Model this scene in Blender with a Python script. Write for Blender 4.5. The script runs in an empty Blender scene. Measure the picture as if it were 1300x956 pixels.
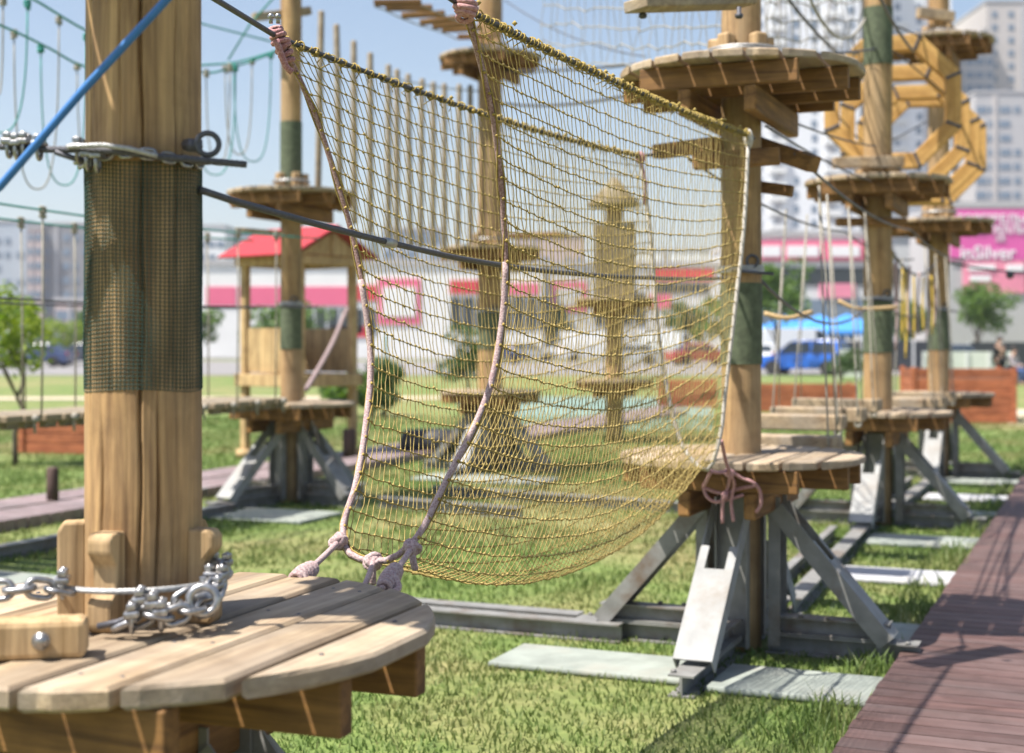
import bpy, bmesh, math, random
import numpy as np
from mathutils import Vector, Matrix, Quaternion
random.seed(7); rng = np.random.default_rng(11)
R = math.radians; PI = math.pi
scene = bpy.context.scene
COL = scene.collection
F = 1805.0; EYE = 1.6
def P(px, py, Z): return Vector(((px-650)*Z/F, Z, EYE-(py-433)*Z/F))
def G(px, py):
    Z = EYE*F/(py-433); return Vector(((px-650)*Z/F, Z, 0))
ROW = R(23)
RX = Vector((math.cos(ROW), -math.sin(ROW), 0)); RY = Vector((math.sin(ROW), math.cos(ROW), 0))

# ------------------------------------------------------------------ mesh builder
class MB:
    def __init__(s): s.v = []; s.f = []; s.sm = []
    def add(s, vs, fs, smooth=False):
        o = len(s.v); s.v += [tuple(p) for p in vs]
        s.f += [tuple(i+o for i in f) for f in fs]; s.sm += [smooth]*len(fs)
    def box(s, c, size, rot=None, ch=0.0):
        hx, hy, hz = size[0]/2, size[1]/2, size[2]/2
        M = rot if rot is not None else Matrix.Identity(3)
        c = Vector(c)
        if ch <= 0:
            vs = [c+M@Vector((x*hx, y*hy, z*hz)) for z in (-1, 1) for x, y in ((-1,-1),(1,-1),(1,1),(-1,1))]
            s.add(vs, [(3,2,1,0),(4,5,6,7),(0,1,5,4),(1,2,6,5),(2,3,7,6),(3,0,4,7)])
        else:
            bm = bmesh.new(); bmesh.ops.create_cube(bm, size=1)
            for v in bm.verts: v.co = Vector((v.co.x*hx*2, v.co.y*hy*2, v.co.z*hz*2))
            bmesh.ops.bevel(bm, geom=list(bm.edges), offset=min(ch, hx*.9, hy*.9, hz*.9), segments=2, affect='EDGES', profile=.5)
            bm.verts.index_update()
            s.add([c+M@v.co for v in bm.verts], [tuple(v.index for v in f.verts) for f in bm.faces]); bm.free()
    def beam(s, a, b, w, h, up=(0,0,1), ch=0.0):
        a = Vector(a); b = Vector(b); d = b-a; L = d.length; y = d/L
        x = y.cross(Vector(up))
        if x.length < 1e-5: x = Vector((1,0,0))
        x.normalize(); z = x.cross(y)
        s.box((a+b)/2, (w, L, h), Matrix((x, y, z)).transposed(), ch)
    def tube(s, pts, r, n=8, closed=False, caps=True, smooth=True):
        pts = [Vector(p) for p in pts]; m = len(pts)
        rs = r if isinstance(r, (list, tuple)) else [r]*m
        T = []
        for i in range(m):
            if closed: t = pts[(i+1) % m]-pts[i-1]
            else: t = pts[min(i+1, m-1)]-pts[max(i-1, 0)]
            T.append(t.normalized() if t.length > 1e-9 else Vector((0,0,1)))
        u = T[0].orthogonal().normalized(); vs = []
        for i in range(m):
            if i:
                q = T[i-1].rotation_difference(T[i]); u = q @ u
                u = (u-T[i]*u.dot(T[i])).normalized()
            w = T[i].cross(u)
            for k in range(n):
                a = 2*PI*k/n
                vs.append(pts[i]+(u*math.cos(a)+w*math.sin(a))*rs[i])
        fs = []
        for i in range(m if closed else m-1):
            j = (i+1) % m
            for k in range(n):
                l = (k+1) % n
                fs.append((i*n+k, i*n+l, j*n+l, j*n+k))
        if caps and not closed:
            fs.append(tuple(range(n-1, -1, -1))); fs.append(tuple((m-1)*n+k for k in range(n)))
        s.add(vs, fs, smooth)
    def prism(s, poly, z0, z1, ch=0.0, smooth=False):
        n = len(poly); cx = sum(p[0] for p in poly)/n; cy = sum(p[1] for p in poly)/n
        wx = max(p[0] for p in poly)-min(p[0] for p in poly); wy = max(p[1] for p in poly)-min(p[1] for p in poly)
        kx = 1-2*ch/max(wx, 1e-6); ky = 1-2*ch/max(wy, 1e-6)
        def ins(z): return [(cx+(x-cx)*kx, cy+(y-cy)*ky, z) for x, y in poly]
        rings = [[(x, y, z0) for x, y in poly]]
        if ch > 0: rings = [ins(z0), [(x, y, z0+ch) for x, y in poly], [(x, y, z1-ch) for x, y in poly], ins(z1)]
        else: rings.append([(x, y, z1) for x, y in poly])
        vs = [p for r_ in rings for p in r_]; fs = [tuple(range(n-1, -1, -1)), tuple((len(rings)-1)*n+i for i in range(n))]
        for r_ in range(len(rings)-1):
            for i in range(n):
                j = (i+1) % n
                fs.append((r_*n+i, r_*n+j, (r_+1)*n+j, (r_+1)*n+i))
        s.add(vs, fs, smooth)
    def lathe(s, prof, n=24, c=(0,0,0), smooth=True, cap=True):
        vs = []; c = Vector(c)
        for r_, z in prof:
            for k in range(n):
                a = 2*PI*k/n; vs.append(c+Vector((r_*math.cos(a), r_*math.sin(a), z)))
        fs = []
        for i in range(len(prof)-1):
            for k in range(n):
                l = (k+1) % n
                fs.append((i*n+k, i*n+l, (i+1)*n+l, (i+1)*n+k))
        if cap: fs += [tuple(range(n-1, -1, -1)), tuple((len(prof)-1)*n+k for k in range(n))]
        s.add(vs, fs, smooth)
    def ball(s, c, r, n=10, m=7, sc=(1,1,1), rot=None, smooth=True):
        c = Vector(c); M = rot if rot is not None else Matrix.Identity(3); vs = []; fs = []
        for i in range(1, m):
            t = PI*i/m
            for k in range(n):
                a = 2*PI*k/n
                vs.append(c+M@Vector((r*sc[0]*math.sin(t)*math.cos(a), r*sc[1]*math.sin(t)*math.sin(a), r*sc[2]*math.cos(t))))
        for i in range(m-2):
            for k in range(n):
                l = (k+1) % n; fs.append((i*n+k, (i+1)*n+k, (i+1)*n+l, i*n+l))
        vs += [c+M@Vector((0,0,r*sc[2])), c-M@Vector((0,0,r*sc[2]))]; a, b = len(vs)-2, len(vs)-1
        for k in range(n):
            l = (k+1) % n; fs.append((a, k, l)); fs.append((b, (m-2)*n+l, (m-2)*n+k))
        s.add(vs, fs, smooth)
    def octa(s, c, r):
        x, y, z = c
        s.add([(x+r,y,z),(x-r,y,z),(x,y+r,z),(x,y-r,z),(x,y,z+r),(x,y,z-r)],
              [(0,2,4),(2,1,4),(1,3,4),(3,0,4),(2,0,5),(1,2,5),(3,1,5),(0,3,5)], True)
    def ring(s, c, axis, R_, r, n=20, k=6, sx=1.0, up=None):
        ax = Vector(axis).normalized(); u = ax.orthogonal().normalized() if up is None else (Vector(up)-ax*Vector(up).dot(ax)).normalized()
        w = ax.cross(u); c = Vector(c)
        s.tube([c+u*(R_*sx*math.cos(2*PI*i/n))+w*(R_*math.sin(2*PI*i/n)) for i in range(n)], r, k, closed=True)
    def mesh(s, name):
        me = bpy.data.meshes.new(name); me.from_pydata(s.v, [], s.f)
        me.polygons.foreach_set('use_smooth', s.sm); me.update(); return me
    def build(s, name, mat, parent=None):
        return obj(name, s.mesh(name), mat, parent)

def obj(name, me, mat=None, parent=None, loc=None, rz=None):
    o = bpy.data.objects.new(name, me); COL.objects.link(o)
    if mat is not None and me is not None and len(me.materials) == 0: me.materials.append(mat)
    if parent is not None: o.parent = parent
    if loc is not None: o.location = loc
    if rz is not None: o.rotation_euler = (0, 0, rz)
    return o
def tag(o, label, cat, group=None, kind=None):
    if label: o['label'] = label
    if cat: o['category'] = cat
    if group: o['group'] = group
    if kind: o['kind'] = kind
    return o
def thing(name, label, cat, loc=(0,0,0), rz=0, group=None):
    o = bpy.data.objects.new(name, None); COL.objects.link(o); o.empty_display_size = .1
    o.location = loc; o.rotation_euler = (0, 0, rz)
    return tag(o, label, cat, group)
def struct(o): o['kind'] = 'structure'; return o
def kids(o): return [c for c in COL.objects if c.parent == o]
def copy_tree(o, parent=None):
    c = o.copy(); COL.objects.link(c)
    if parent is not None: c.parent = parent
    for k in list(o.children): copy_tree(k, c)
    return c

# ------------------------------------------------------------------ materials
def newmat(name):
    m = bpy.data.materials.new(name); m.use_nodes = True; nt = m.node_tree
    return m, nt, nt.nodes['Principled BSDF'], nt.nodes['Material Output']
def ramp(nt, fac, stops):
    r = nt.nodes.new('ShaderNodeValToRGB'); e = r.color_ramp.elements
    while len(e) < len(stops): e.new(.5)
    for i, (p, c) in enumerate(stops):
        e[i].position = p; e[i].color = (*c, 1)
    nt.links.new(fac, r.inputs[0]); return r.outputs[0]
def noise(nt, vec, scale, detail=4, rough=.55, dist=0):
    n = nt.nodes.new('ShaderNodeTexNoise'); n.inputs['Scale'].default_value = scale
    n.inputs['Detail'].default_value = detail; n.inputs['Roughness'].default_value = rough; n.inputs['Distortion'].default_value = dist
    if vec is not None: nt.links.new(vec, n.inputs['Vector'])
    return n.outputs['Fac']
def mapping(nt, vec, scale, loc=None):
    m = nt.nodes.new('ShaderNodeMapping'); m.inputs['Scale'].default_value = scale
    nt.links.new(vec, m.inputs['Vector'])
    if loc is not None: nt.links.new(loc, m.inputs['Location'])
    return m.outputs[0]
def mathn(nt, op, a, b=None):
    n = nt.nodes.new('ShaderNodeMath'); n.operation = op
    for i, x in enumerate((a, b)):
        if x is None: continue
        if isinstance(x, (int, float)): n.inputs[i].default_value = x
        else: nt.links.new(x, n.inputs[i])
    return n.outputs[0]
def mix(nt, fac, a, b, mode='MIX'):
    n = nt.nodes.new('ShaderNodeMix'); n.data_type = 'RGBA'; n.blend_type = mode
    for i, x in ((0, fac), (6, a), (7, b)):
        if isinstance(x, (int, float)): n.inputs[i].default_value = x
        elif isinstance(x, tuple): n.inputs[i].default_value = (*x, 1)
        else: nt.links.new(x, n.inputs[i])
    return n.outputs[2]
def bump(nt, h, strength, dist, bsdf):
    b = nt.nodes.new('ShaderNodeBump'); b.inputs['Strength'].default_value = strength; b.inputs['Distance'].default_value = dist
    nt.links.new(h, b.inputs['Height']); nt.links.new(b.outputs[0], bsdf.inputs['Normal'])
def wood(name, dark, light, grey=None, axis=1, rough=.75, knots=None):
    m, nt, bs, out = newmat(name)
    tc = nt.nodes.new('ShaderNodeTexCoord').outputs['Object']
    geo = nt.nodes.new('ShaderNodeNewGeometry'); isl = geo.outputs['Random Per Island']
    off = nt.nodes.new('ShaderNodeCombineXYZ')
    for i, k in enumerate((17., 9., 23.)): nt.links.new(mathn(nt, 'MULTIPLY', isl, k), off.inputs[i])
    sc = [9., 9., 9.]; sc[axis] = .7; sf = [60., 60., 60.]; sf[axis] = 1.5
    vec = tc; kn = None
    if knots:
        for kp in knots:
            d = nt.nodes.new('ShaderNodeVectorMath'); d.operation = 'DISTANCE'; nt.links.new(mapping(nt, tc, (1,1,.6)), d.inputs[0]); d.inputs[1].default_value = (kp[0],kp[1],kp[2]*.6)
            g = mathn(nt, 'POWER', 2.718, mathn(nt, 'MULTIPLY', mathn(nt, 'POWER', mathn(nt, 'MULTIPLY', mathn(nt,'ADD',d.outputs['Value'],mathn(nt,'MULTIPLY',mathn(nt,'SUBTRACT',noise(nt,tc,30,2),.5),.02)), 30.), 2.), -1.))
            kn = g if kn is None else mathn(nt, 'ADD', kn, g)
    g1 = noise(nt, mapping(nt, vec, sc, off.outputs[0]), 1.6, 5, .6, 1.3)
    if kn is not None: g1 = mathn(nt, 'SUBTRACT', mathn(nt, 'ADD', g1, mathn(nt, 'MULTIPLY', mathn(nt, 'SINE', mathn(nt, 'MULTIPLY', kn, 8.)), .05)), mathn(nt, 'MULTIPLY', mathn(nt, 'POWER', kn, 3.), .35))
    g2 = noise(nt, mapping(nt, vec, sf, off.outputs[0]), 1.5, 4, .65, .3)
    c = ramp(nt, g1, [(.35, dark), (.60, light)])
    c = mix(nt, mathn(nt, 'MULTIPLY', g2, .75), c, tuple(x*.45 for x in light), 'MULTIPLY') if False else mix(nt, .45, c, ramp(nt, g2, [(.32, (.42,.38,.35)), (.62, (1.10,1.08,1.05))]), 'MULTIPLY')
    if grey:
        g3 = noise(nt, mapping(nt, vec, [3 if i != axis else .6 for i in range(3)], off.outputs[0]), 1.2, 4, .6, .5)
        c = mix(nt, ramp(nt, g3, [(.35, (0,0,0)), (.68, (1,1,1))]), c, mix(nt, .5, grey, ramp(nt, g2, [(.3, (.5,.5,.5)), (.7, (1,1,1))]), 'MULTIPLY'))
    c = mix(nt, 1., c, ramp(nt, noise(nt, mapping(nt, vec, (1,1,1), off.outputs[0]), 4.5, 6, .65, .4), [(.34, (.74,.71,.68)), (.56, (1.05,1.05,1.05))]), 'MULTIPLY')
    h = nt.nodes.new('ShaderNodeHueSaturation'); nt.links.new(c, h.inputs['Color'])
    nt.links.new(mathn(nt, 'ADD', mathn(nt, 'MULTIPLY', isl, .34), .83), h.inputs['Value'])
    nt.links.new(h.outputs[0], bs.inputs['Base Color']); bs.inputs['Roughness'].default_value = rough
    bump(nt, g2, .35, .004, bs); return m
def plain(name, col, rough=.6, metal=0, var=.12, scale=12, bumps=0, dirt=None):
    m, nt, bs, out = newmat(name)
    tc = nt.nodes.new('ShaderNodeTexCoord').outputs['Object']
    n = noise(nt, tc, scale, 5, .6)
    c = ramp(nt, n, [(.3, tuple(x*(1-var) for x in col)), (.7, tuple(min(1, x*(1+var)) for x in col))])
    if dirt:
        n2 = noise(nt, tc, scale*.35, 6, .7)
        c = mix(nt, ramp(nt, n2, [(.52, (0,0,0)), (.72, (1,1,1))]), c, dirt)
    nt.links.new(c, bs.inputs['Base Color'])
    bs.inputs['Roughness'].default_value = rough; bs.inputs['Metallic'].default_value = metal
    if bumps: bump(nt, noise(nt, tc, scale*6, 4), bumps, .004, bs)
    return m
def ropemat(name, c1, c2, scale=90):
    m, nt, bs, out = newmat(name)
    tc = nt.nodes.new('ShaderNodeTexCoord').outputs['Object']
    w = nt.nodes.new('ShaderNodeTexVoronoi'); w.inputs['Scale'].default_value = scale; nt.links.new(tc, w.inputs['Vector'])
    n = noise(nt, tc, 6, 3)
    c = ramp(nt, mathn(nt, 'ADD', mathn(nt, 'MULTIPLY', w.outputs['Distance'], .8), mathn(nt, 'MULTIPLY', mathn(nt, 'SUBTRACT', n, .5), .5)), [(.15, c1), (.6, c2)])
    nt.links.new(c, bs.inputs['Base Color']); bs.inputs['Roughness'].default_value = .85
    bump(nt, w.outputs['Distance'], .5, .002, bs); return m
def glassy(name, col, rough=.12):
    m, nt, bs, out = newmat(name); bs.inputs['Base Color'].default_value = (*col, 1); bs.inputs['Roughness'].default_value = rough
    bs.inputs['Specular IOR Level'].default_value = .6; return m
def leafmat(name, c1, c2, trans=.4):
    m, nt, bs, out = newmat(name)
    geo = nt.nodes.new('ShaderNodeNewGeometry')
    c = ramp(nt, geo.outputs['Random Per Island'], [(0, c1), (1, c2)])
    nt.links.new(c, bs.inputs['Base Color']); bs.inputs['Roughness'].default_value = .55
    tr = nt.nodes.new('ShaderNodeBsdfTranslucent'); nt.links.new(mix(nt, 1., c, (1.3, 1.4, .6), 'MULTIPLY'), tr.inputs[0])
    ms = nt.nodes.new('ShaderNodeMixShader'); ms.inputs[0].default_value = trans
    nt.links.new(bs.outputs[0], ms.inputs[1]); nt.links.new(tr.outputs[0], ms.inputs[2]); nt.links.new(ms.outputs[0], out.inputs[0])
    return m

M = {}
KNOT = P(232, 112, 2.97)
M['post_near'] = wood('weathered post wood', (.15,.072,.024), (.50,.31,.135), (.33,.225,.12), 2, knots=[(KNOT.x+.797, KNOT.y-3.08, KNOT.z)])
M['post'] = wood('post wood', (.20,.105,.038), (.50,.315,.135), (.35,.24,.13), 2)
M['deck'] = wood('deck planks', (.24,.155,.082), (.50,.375,.23), (.37,.305,.235), 1)
M['joist'] = wood('shade-darkened joist wood', (.13,.060,.016), (.27,.138,.040), None, 0)  # base colour lowered so the shade below the decks is in the wood
M['bearer'] = wood('shade-darkened bearer wood', (.14,.064,.018), (.29,.15,.046), None, 1)  # darkened like the joists: underside shade put into the colour
M['block'] = wood('cleat wood', (.28,.18,.08), (.50,.35,.19), None, 2)
M['ringwood'] = wood('oiled pine', (.50,.27,.07), (.70,.43,.14), None, 0)
M['hutwood'] = wood('hut wood', (.40,.26,.12), (.60,.43,.22), None, 2)
M['greywood'] = wood('grey wood', (.20,.15,.09), (.36,.28,.18), (.32,.28,.22), 1)
M['steel'] = plain('galvanised steel', (.225,.22,.21), .55, .15, .2, 9, .12, (.15,.105,.075))
M['steel_light'] = plain('pale galvanised plate', (.30,.30,.295), .75, 0, .16, 7, .08, (.24,.215,.19))
M['zinc'] = plain('zinc fittings', (.36,.36,.37), .36, .85, .35, 70, .15, (.22,.19,.16))
M['cable'] = plain('steel cable', (.085,.085,.10), .5, .4, .3, 120, .3)
M['cable_light'] = plain('bright steel cable', (.42,.42,.42), .4, .6, .25, 120, .3)
M['net'] = plain('olive netting twine', (.36,.265,.085), .8, 0, .35, 60, .2)
M['lash'] = plain('yellow lashing twine', (.34,.245,.06), .8, 0, .35, 80, .3)
M['mauve'] = ropemat('mauve braided rope', (.31,.20,.205), (.47,.365,.355), 160)
M['pinkrope'] = ropemat('dusty pink rope', (.34,.14,.15), (.50,.29,.29), 160)
M['maroon'] = ropemat('brown edge rope', (.22,.115,.10), (.40,.27,.25), 160)
M['white_rope'] = ropemat('white rope', (.36,.325,.28), (.54,.50,.45), 120)
M['beige_rope'] = ropemat('beige rope', (.22,.20,.165), (.36,.33,.28), 120)
M['teal_rope'] = ropemat('teal rope', (.03,.20,.18), (.06,.32,.28), 120)
M['blue_rope'] = plain('blue cable sheath', (.035,.16,.42), .4, 0, .1, 30)
M['yellow_rope'] = ropemat('yellow rope', (.50,.33,.04), (.68,.48,.08), 90)
M['sleeve'] = plain('green mesh sleeve', (.085,.105,.06), .8, 0, .35, 26, .2)
M['sleeve_net'] = plain('green plastic mesh', (.016,.055,.042), .7, 0, .2, 40)
M['boardwalk'] = wood('brown composite board', (.080,.040,.036), (.15,.083,.074), (.135,.092,.086), 0, .6)
M['boardwalk_far'] = wood('grazing-lit composite board', (.20,.135,.14), (.29,.215,.22), (.27,.22,.225), 0, .6)  # paler copy of the brown boards, grazing sunlight put into the colour
M['slab_mint'] = plain('pale mint slab', (.255,.28,.25), .85, 0, .2, 6, .2, (.30,.29,.25))
M['slab_white'] = plain('pale stone slab', (.40,.40,.42), .8, 0, .14, 6, .15, (.38,.36,.33))
M['asphalt'] = plain('asphalt', (.21,.20,.20), .9, 0, .15, 1)
M['sand'] = plain('sandy path', (.46,.38,.28), .95, 0, .12, 1.5)
M['mint_mat'] = plain('mint safety mat', (.17,.25,.215), .9, 0, .1, 2)
M['planter'] = wood('red stained boards', (.30,.085,.035), (.44,.145,.06), None, 0)
M['bollard'] = wood('dark brown post', (.05,.028,.022), (.10,.06,.05), None, 2)
M['darkrope'] = ropemat('weathered mauve rope', (.20,.14,.14), (.32,.24,.235), 60)
M['redroof'] = plain('red metal roof', (.36,.016,.026), .6, 0, .12, 4)
M['bark'] = plain('bark', (.09,.07,.05), .9, 0, .35, 14, .4)
M['leaf_y'] = leafmat('young leaves', (.12,.20,.02), (.30,.36,.04))
M['leaf_g'] = leafmat('green leaves', (.045,.11,.02), (.16,.25,.05))
M['leaf_d'] = leafmat('dark leaves', (.03,.075,.02), (.10,.16,.04))
M['white'] = plain('white render', (.74,.74,.73), .7, 0, .05, .3)
M['offwhite'] = plain('pale grey panels', (.60,.61,.62), .7, 0, .08, .2)
M['pink'] = plain('pink panel', (.72,.13,.24), .5, 0, .06, .3)
M['red'] = plain('red panel', (.62,.035,.06), .5, 0, .06, .3)
M['magenta'] = plain('magenta banner', (.66,.10,.36), .55, 0, .08, .12)
M['palepink'] = plain('light pink banner', (.76,.25,.36), .55, 0, .12, .2)
M['lettering'] = plain('white letters', (.80,.78,.80), .6, 0, .03, 1)
M['towergrey'] = plain('grey tower render', (.42,.41,.42), .8, 0, .08, .1)
M['towerbeige'] = plain('beige tower render', (.50,.46,.44), .8, 0, .06, .1)
M['towerwhite'] = plain('white tower render', (.74,.75,.77), .8, 0, .05, .1)
M['towerblue'] = plain('bluish tower', (.36,.41,.47), .8, 0, .08, .1)
M['towerpink'] = plain('pinkish block', (.50,.40,.38), .8, 0, .08, .1)
M['glass'] = glassy('window glass', (.16,.21,.28), .2)
M['towerdark'] = plain('slate grey render', (.21,.21,.225), .8, 0, .1, .1)
M['lookout'] = wood('lookout boards', (.15,.11,.06), (.27,.21,.12), (.24,.21,.15), 2)
M['glass_dark'] = glassy('dark glass', (.025,.035,.045))
M['tyre'] = plain('tyre rubber', (.02,.02,.022), .8)
M['tube_black'] = plain('black rubber tube', (.02,.022,.03), .55, 0, .2, 8)
M['rim'] = plain('alloy rim', (.45,.45,.47), .3, .8)
M['tent'] = plain('blue canopy', (.06,.27,.66), .6, 0, .1, 1)
M['teal_paint'] = plain('teal paint', (.01,.20,.19), .5)
M['fence_white'] = plain('white fence panel', (.62,.65,.60), .7, 0, .06, 2)
M['fence_dark'] = plain('dark sheeting', (.035,.04,.05), .6, 0, .15, 1)
def paint(name, col): 
    m = plain(name, col, .25, 0, .02, 2); m.node_tree.nodes['Principled BSDF'].inputs['Coat Weight'].default_value = .5; return m
M['car_blue'] = paint('blue car paint', (.01,.11,.52)); M['car_white'] = paint('white car paint', (.75,.76,.77))
M['car_silver'] = paint('silver car paint', (.42,.44,.46)); M['car_dark'] = paint('dark car paint', (.03,.035,.05))
M['car_navy'] = paint('navy car paint', (.03,.05,.14)); M['car_red'] = paint('red car paint', (.35,.03,.03))
M['lamp_red'] = plain('tail lamp red', (.4,.02,.02), .2); M['lamp_clear'] = plain('head lamp clear', (.7,.7,.72), .1)
M['skin'] = plain('skin', (.48,.29,.21), .5, 0, .08, 20); M['hair'] = plain('dark hair', (.03,.02,.015), .6)
M['cloth_black'] = plain('black cloth', (.015,.015,.018), .9); M['denim'] = plain('blue denim', (.05,.09,.22), .9); M['cloth_pale'] = plain('pale shirt', (.48,.42,.45), .9)
# ------------------------------------------------------------------ setting: ground, walks, slabs
def ground_mat():
    m, nt, bs, out = newmat('grass ground')
    tc = nt.nodes.new('ShaderNodeTexCoord').outputs['Object']
    a = noise(nt, tc, .55, 6, .65, .6); b = noise(nt, tc, 9, 6, .7); d = noise(nt, tc, .12, 4, .6)
    c = ramp(nt, b, [(.3, (.070,.115,.022)), (.55, (.135,.19,.042)), (.75, (.21,.25,.07))])
    dry = ramp(nt, b, [(.3, (.16,.14,.05)), (.7, (.33,.28,.13))])
    c = mix(nt, ramp(nt, mathn(nt, 'ADD', mathn(nt, 'MULTIPLY', a, .6), mathn(nt, 'MULTIPLY', d, .45)), [(.48, (0,0,0)), (.64, (1,1,1))]), c, dry)
    nt.links.new(c, bs.inputs['Base Color']); bs.inputs['Roughness'].default_value = .95
    bump(nt, b, .6, .03, bs); return m
GM = ground_mat()
def gridmesh(x0, x1, y0, y1, n):
    me = bpy.data.meshes.new('ground'); me.from_pydata([(x0,y0,0),(x1,y0,0),(x1,y1,0),(x0,y1,0)], [], [(0,1,2,3)]); return me
struct(obj('ground', gridmesh(-1600, 1600, -60, 2600, 1), GM))

T2 = Vector((1.193, 7.4, 0))
def rowpt(perp, along, z=0):   # perp = coordinate across the row, along = coordinate along it (world origin)
    return RX*perp + RY*along + Vector((0,0,z))
def boardwalk(name, p0, p1, a0, a1, thick, pw=.142, gap=.011, mat='boardwalk'):
    mb = MB(); n = int((a1-a0)/pw); hx = (p1-p0)/2
    for i in range(n):
        mb.box(((random.uniform(-.004,.004)), (i+.5)*pw, thick/2+.004), (hx*2, pw-gap, thick-.008), None)
    o = mb.build(name, M[mat]); o.location = rowpt((p0+p1)/2, a0); o.rotation_euler = (0,0,-ROW)
    return struct(o)
boardwalk('boardwalk', -.98, 1.6, -1.5, 34, .06)
boardwalk('path', -10.05, -9.5, 8, 34, .05, mat='boardwalk_far')
boardwalk('path', -9.12, -8.55, 8, 30, .10, mat='boardwalk_far')
# far ground sheets
def sheet(name, poly, z, mat):
    mb = MB(); mb.add([(p.x, p.y, z) for p in poly], [tuple(range(len(poly)))]); return struct(mb.build(name, mat))
sheet('road', [Vector((-220,66,0)), Vector((260,66,0)), Vector((260,112,0)), Vector((-220,112,0))], .02, M['asphalt'])
sheet('road', [Vector((-220,122,0)), Vector((260,122,0)), Vector((260,300,0)), Vector((-220,300,0))], .02, M['asphalt'])
sheet('footpath', [Vector((-60,36,0)), Vector((-2,39,0)), Vector((-2,41,0)), Vector((-60,38.5,0))], .012, M['sand'])
sheet('footpath', [Vector((9.5,27,0)), Vector((40,25,0)), Vector((40,36,0)), Vector((10.5,33,0))], .012, M['sand'])
sheet('play_surface', [G(560,503), G(905,505), G(905,548), G(640,546)], .012, M['mint_mat'])

SLABS = []
def slab(cx, cy, w, d, mat, label, h=.032, rz=0):
    mb = MB(); mb.box((0,0,h/2+.002), (w,d,h), None, .012); o = mb.build('paving_slab', mat)
    o.location = (cx, cy, 0); o.rotation_euler = (0,0,-ROW+rz); SLABS.append((cx, cy, w, d))
    tag(o, label, 'slab', 'slabs laid under the tower frames')
slab(.42, 6.98, .98, .46, M['slab_mint'], 'pale greenish slab under the long steel arm left of the front braced tower')
slab(1.42, 6.5, .98, .5, M['slab_mint'], 'pale greenish slab lying in front of the front steel frame beside the boardwalk')
slab(1.98, 7.72, .82, .5, M['slab_mint'], 'pale greenish slab right behind the diagonal brace of the front steel frame')
slab(2.62, 9.55, .9, .52, M['slab_white'], 'whitish stone slab between the front frame and the frame behind it')
slab(3.28, 11.2, .95, .55, M['slab_mint'], 'pale greenish slab just before the second steel frame along the boardwalk')
slab(4.05, 12.95, .95, .5, M['slab_mint'], 'pale greenish slab just past the second steel frame along the boardwalk')
slab(4.62, 14.3, .9, .5, M['slab_white'], 'whitish stone slab halfway between the second and third steel frames')
slab(5.3, 16.0, .95, .55, M['slab_mint'], 'pale greenish slab beside the third and farthest frame along the boardwalk')
slab(-2.15, 12.9, 1.0, .75, M['slab_mint'], 'pale slab below the white inclined plate of the tower by the red-roofed hut')
slab(-3.15, 9.3, 1.1, .5, M['slab_mint'], 'pale slab at the left end of the long steel rail')
slab(-.3, 16.3, 1.6, .7, M['slab_mint'], 'pale slab before the tower standing behind the net')

# ------------------------------------------------------------------ towers
PR = .63
def deck_mesh():
    mb = MB(); w = .158; gap = .018; x = -PR+.012
    while x < PR-.05:
        x1 = min(x+w-gap, PR-.012); pts = []
        xs = [x+(x1-x)*i/5 for i in range(6)]
        up = [(xx, math.sqrt(max(PR*PR-xx*xx, .004))*random.uniform(.985, 1.0)) for xx in xs]
        dn = [(xx, -math.sqrt(max(PR*PR-xx*xx, .004))*random.uniform(.985, 1.0)) for xx in xs]
        mb.prism(dn+up[::-1], -.042+random.uniform(-.002,.002), random.uniform(-.003,.001), .007)
        x += w
    return mb.mesh('deck')
def joist_mesh(y):
    mb = MB(); L = 2*math.sqrt(PR*PR-y*y)-.05; mb.box((0,0,-.1), (L,.05,.11), None, .005); return mb.mesh('joist')
def bearer_mesh():
    mb = MB(); mb.box((0,0,-.222), (.065,1.0,.13), None, .012); return mb.mesh('bearer')
DECK = deck_mesh(); DECK.materials.append(M['deck'])
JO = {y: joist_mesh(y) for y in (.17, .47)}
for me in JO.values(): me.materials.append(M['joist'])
BE = bearer_mesh(); BE.materials.append(M['bearer'])
def platform(root, z, deck=None):
    d = obj('platform', deck or DECK, None, root, (0,0,z))
    for y in (.17, .47):
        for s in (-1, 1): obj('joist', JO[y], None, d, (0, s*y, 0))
    for s in (-1, 1): obj('bearer', BE, None, d, (s*.165, 0, 0))
    return d
def upright_mesh():
    up = MB(); up.box((0,.165,.425), (.15,.012,.76), None)
    for s in (-1,1): up.box((s*.079,.19,.425), (.008,.062,.76), None)
    return up.mesh('upright')
def beam_mesh(L, name, z, hh, wd, y0):
    lo = MB(); c = y0+L/2; lo.box((0,c,z+hh/2), (.012,L,hh-.018)); lo.box((0,c,z+hh-.0045), (wd,L,.009)); lo.box((0,c,z+.0045), (wd,L,.009))
    for y_ in (y0+.12, y0+L*.45, y0+L-.05): lo.lathe([(.014,0),(.014,.012)], 6, (wd*.4,y_,z+hh))
    return lo.mesh(name)
UPM = upright_mesh(); LO_L = beam_mesh(.98,'ground_beam',.002,.10,.12,.14); LO_S = beam_mesh(.76,'ground_beam',.002,.10,.12,.14)
TI_L = beam_mesh(.52,'tie_beam',.104,.09,.11,.20); TI_S = beam_mesh(.56,'tie_beam',.104,.09,.11,.20)
for me in (UPM, LO_L, LO_S, TI_L, TI_S): me.materials.append(M['steel'])
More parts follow.
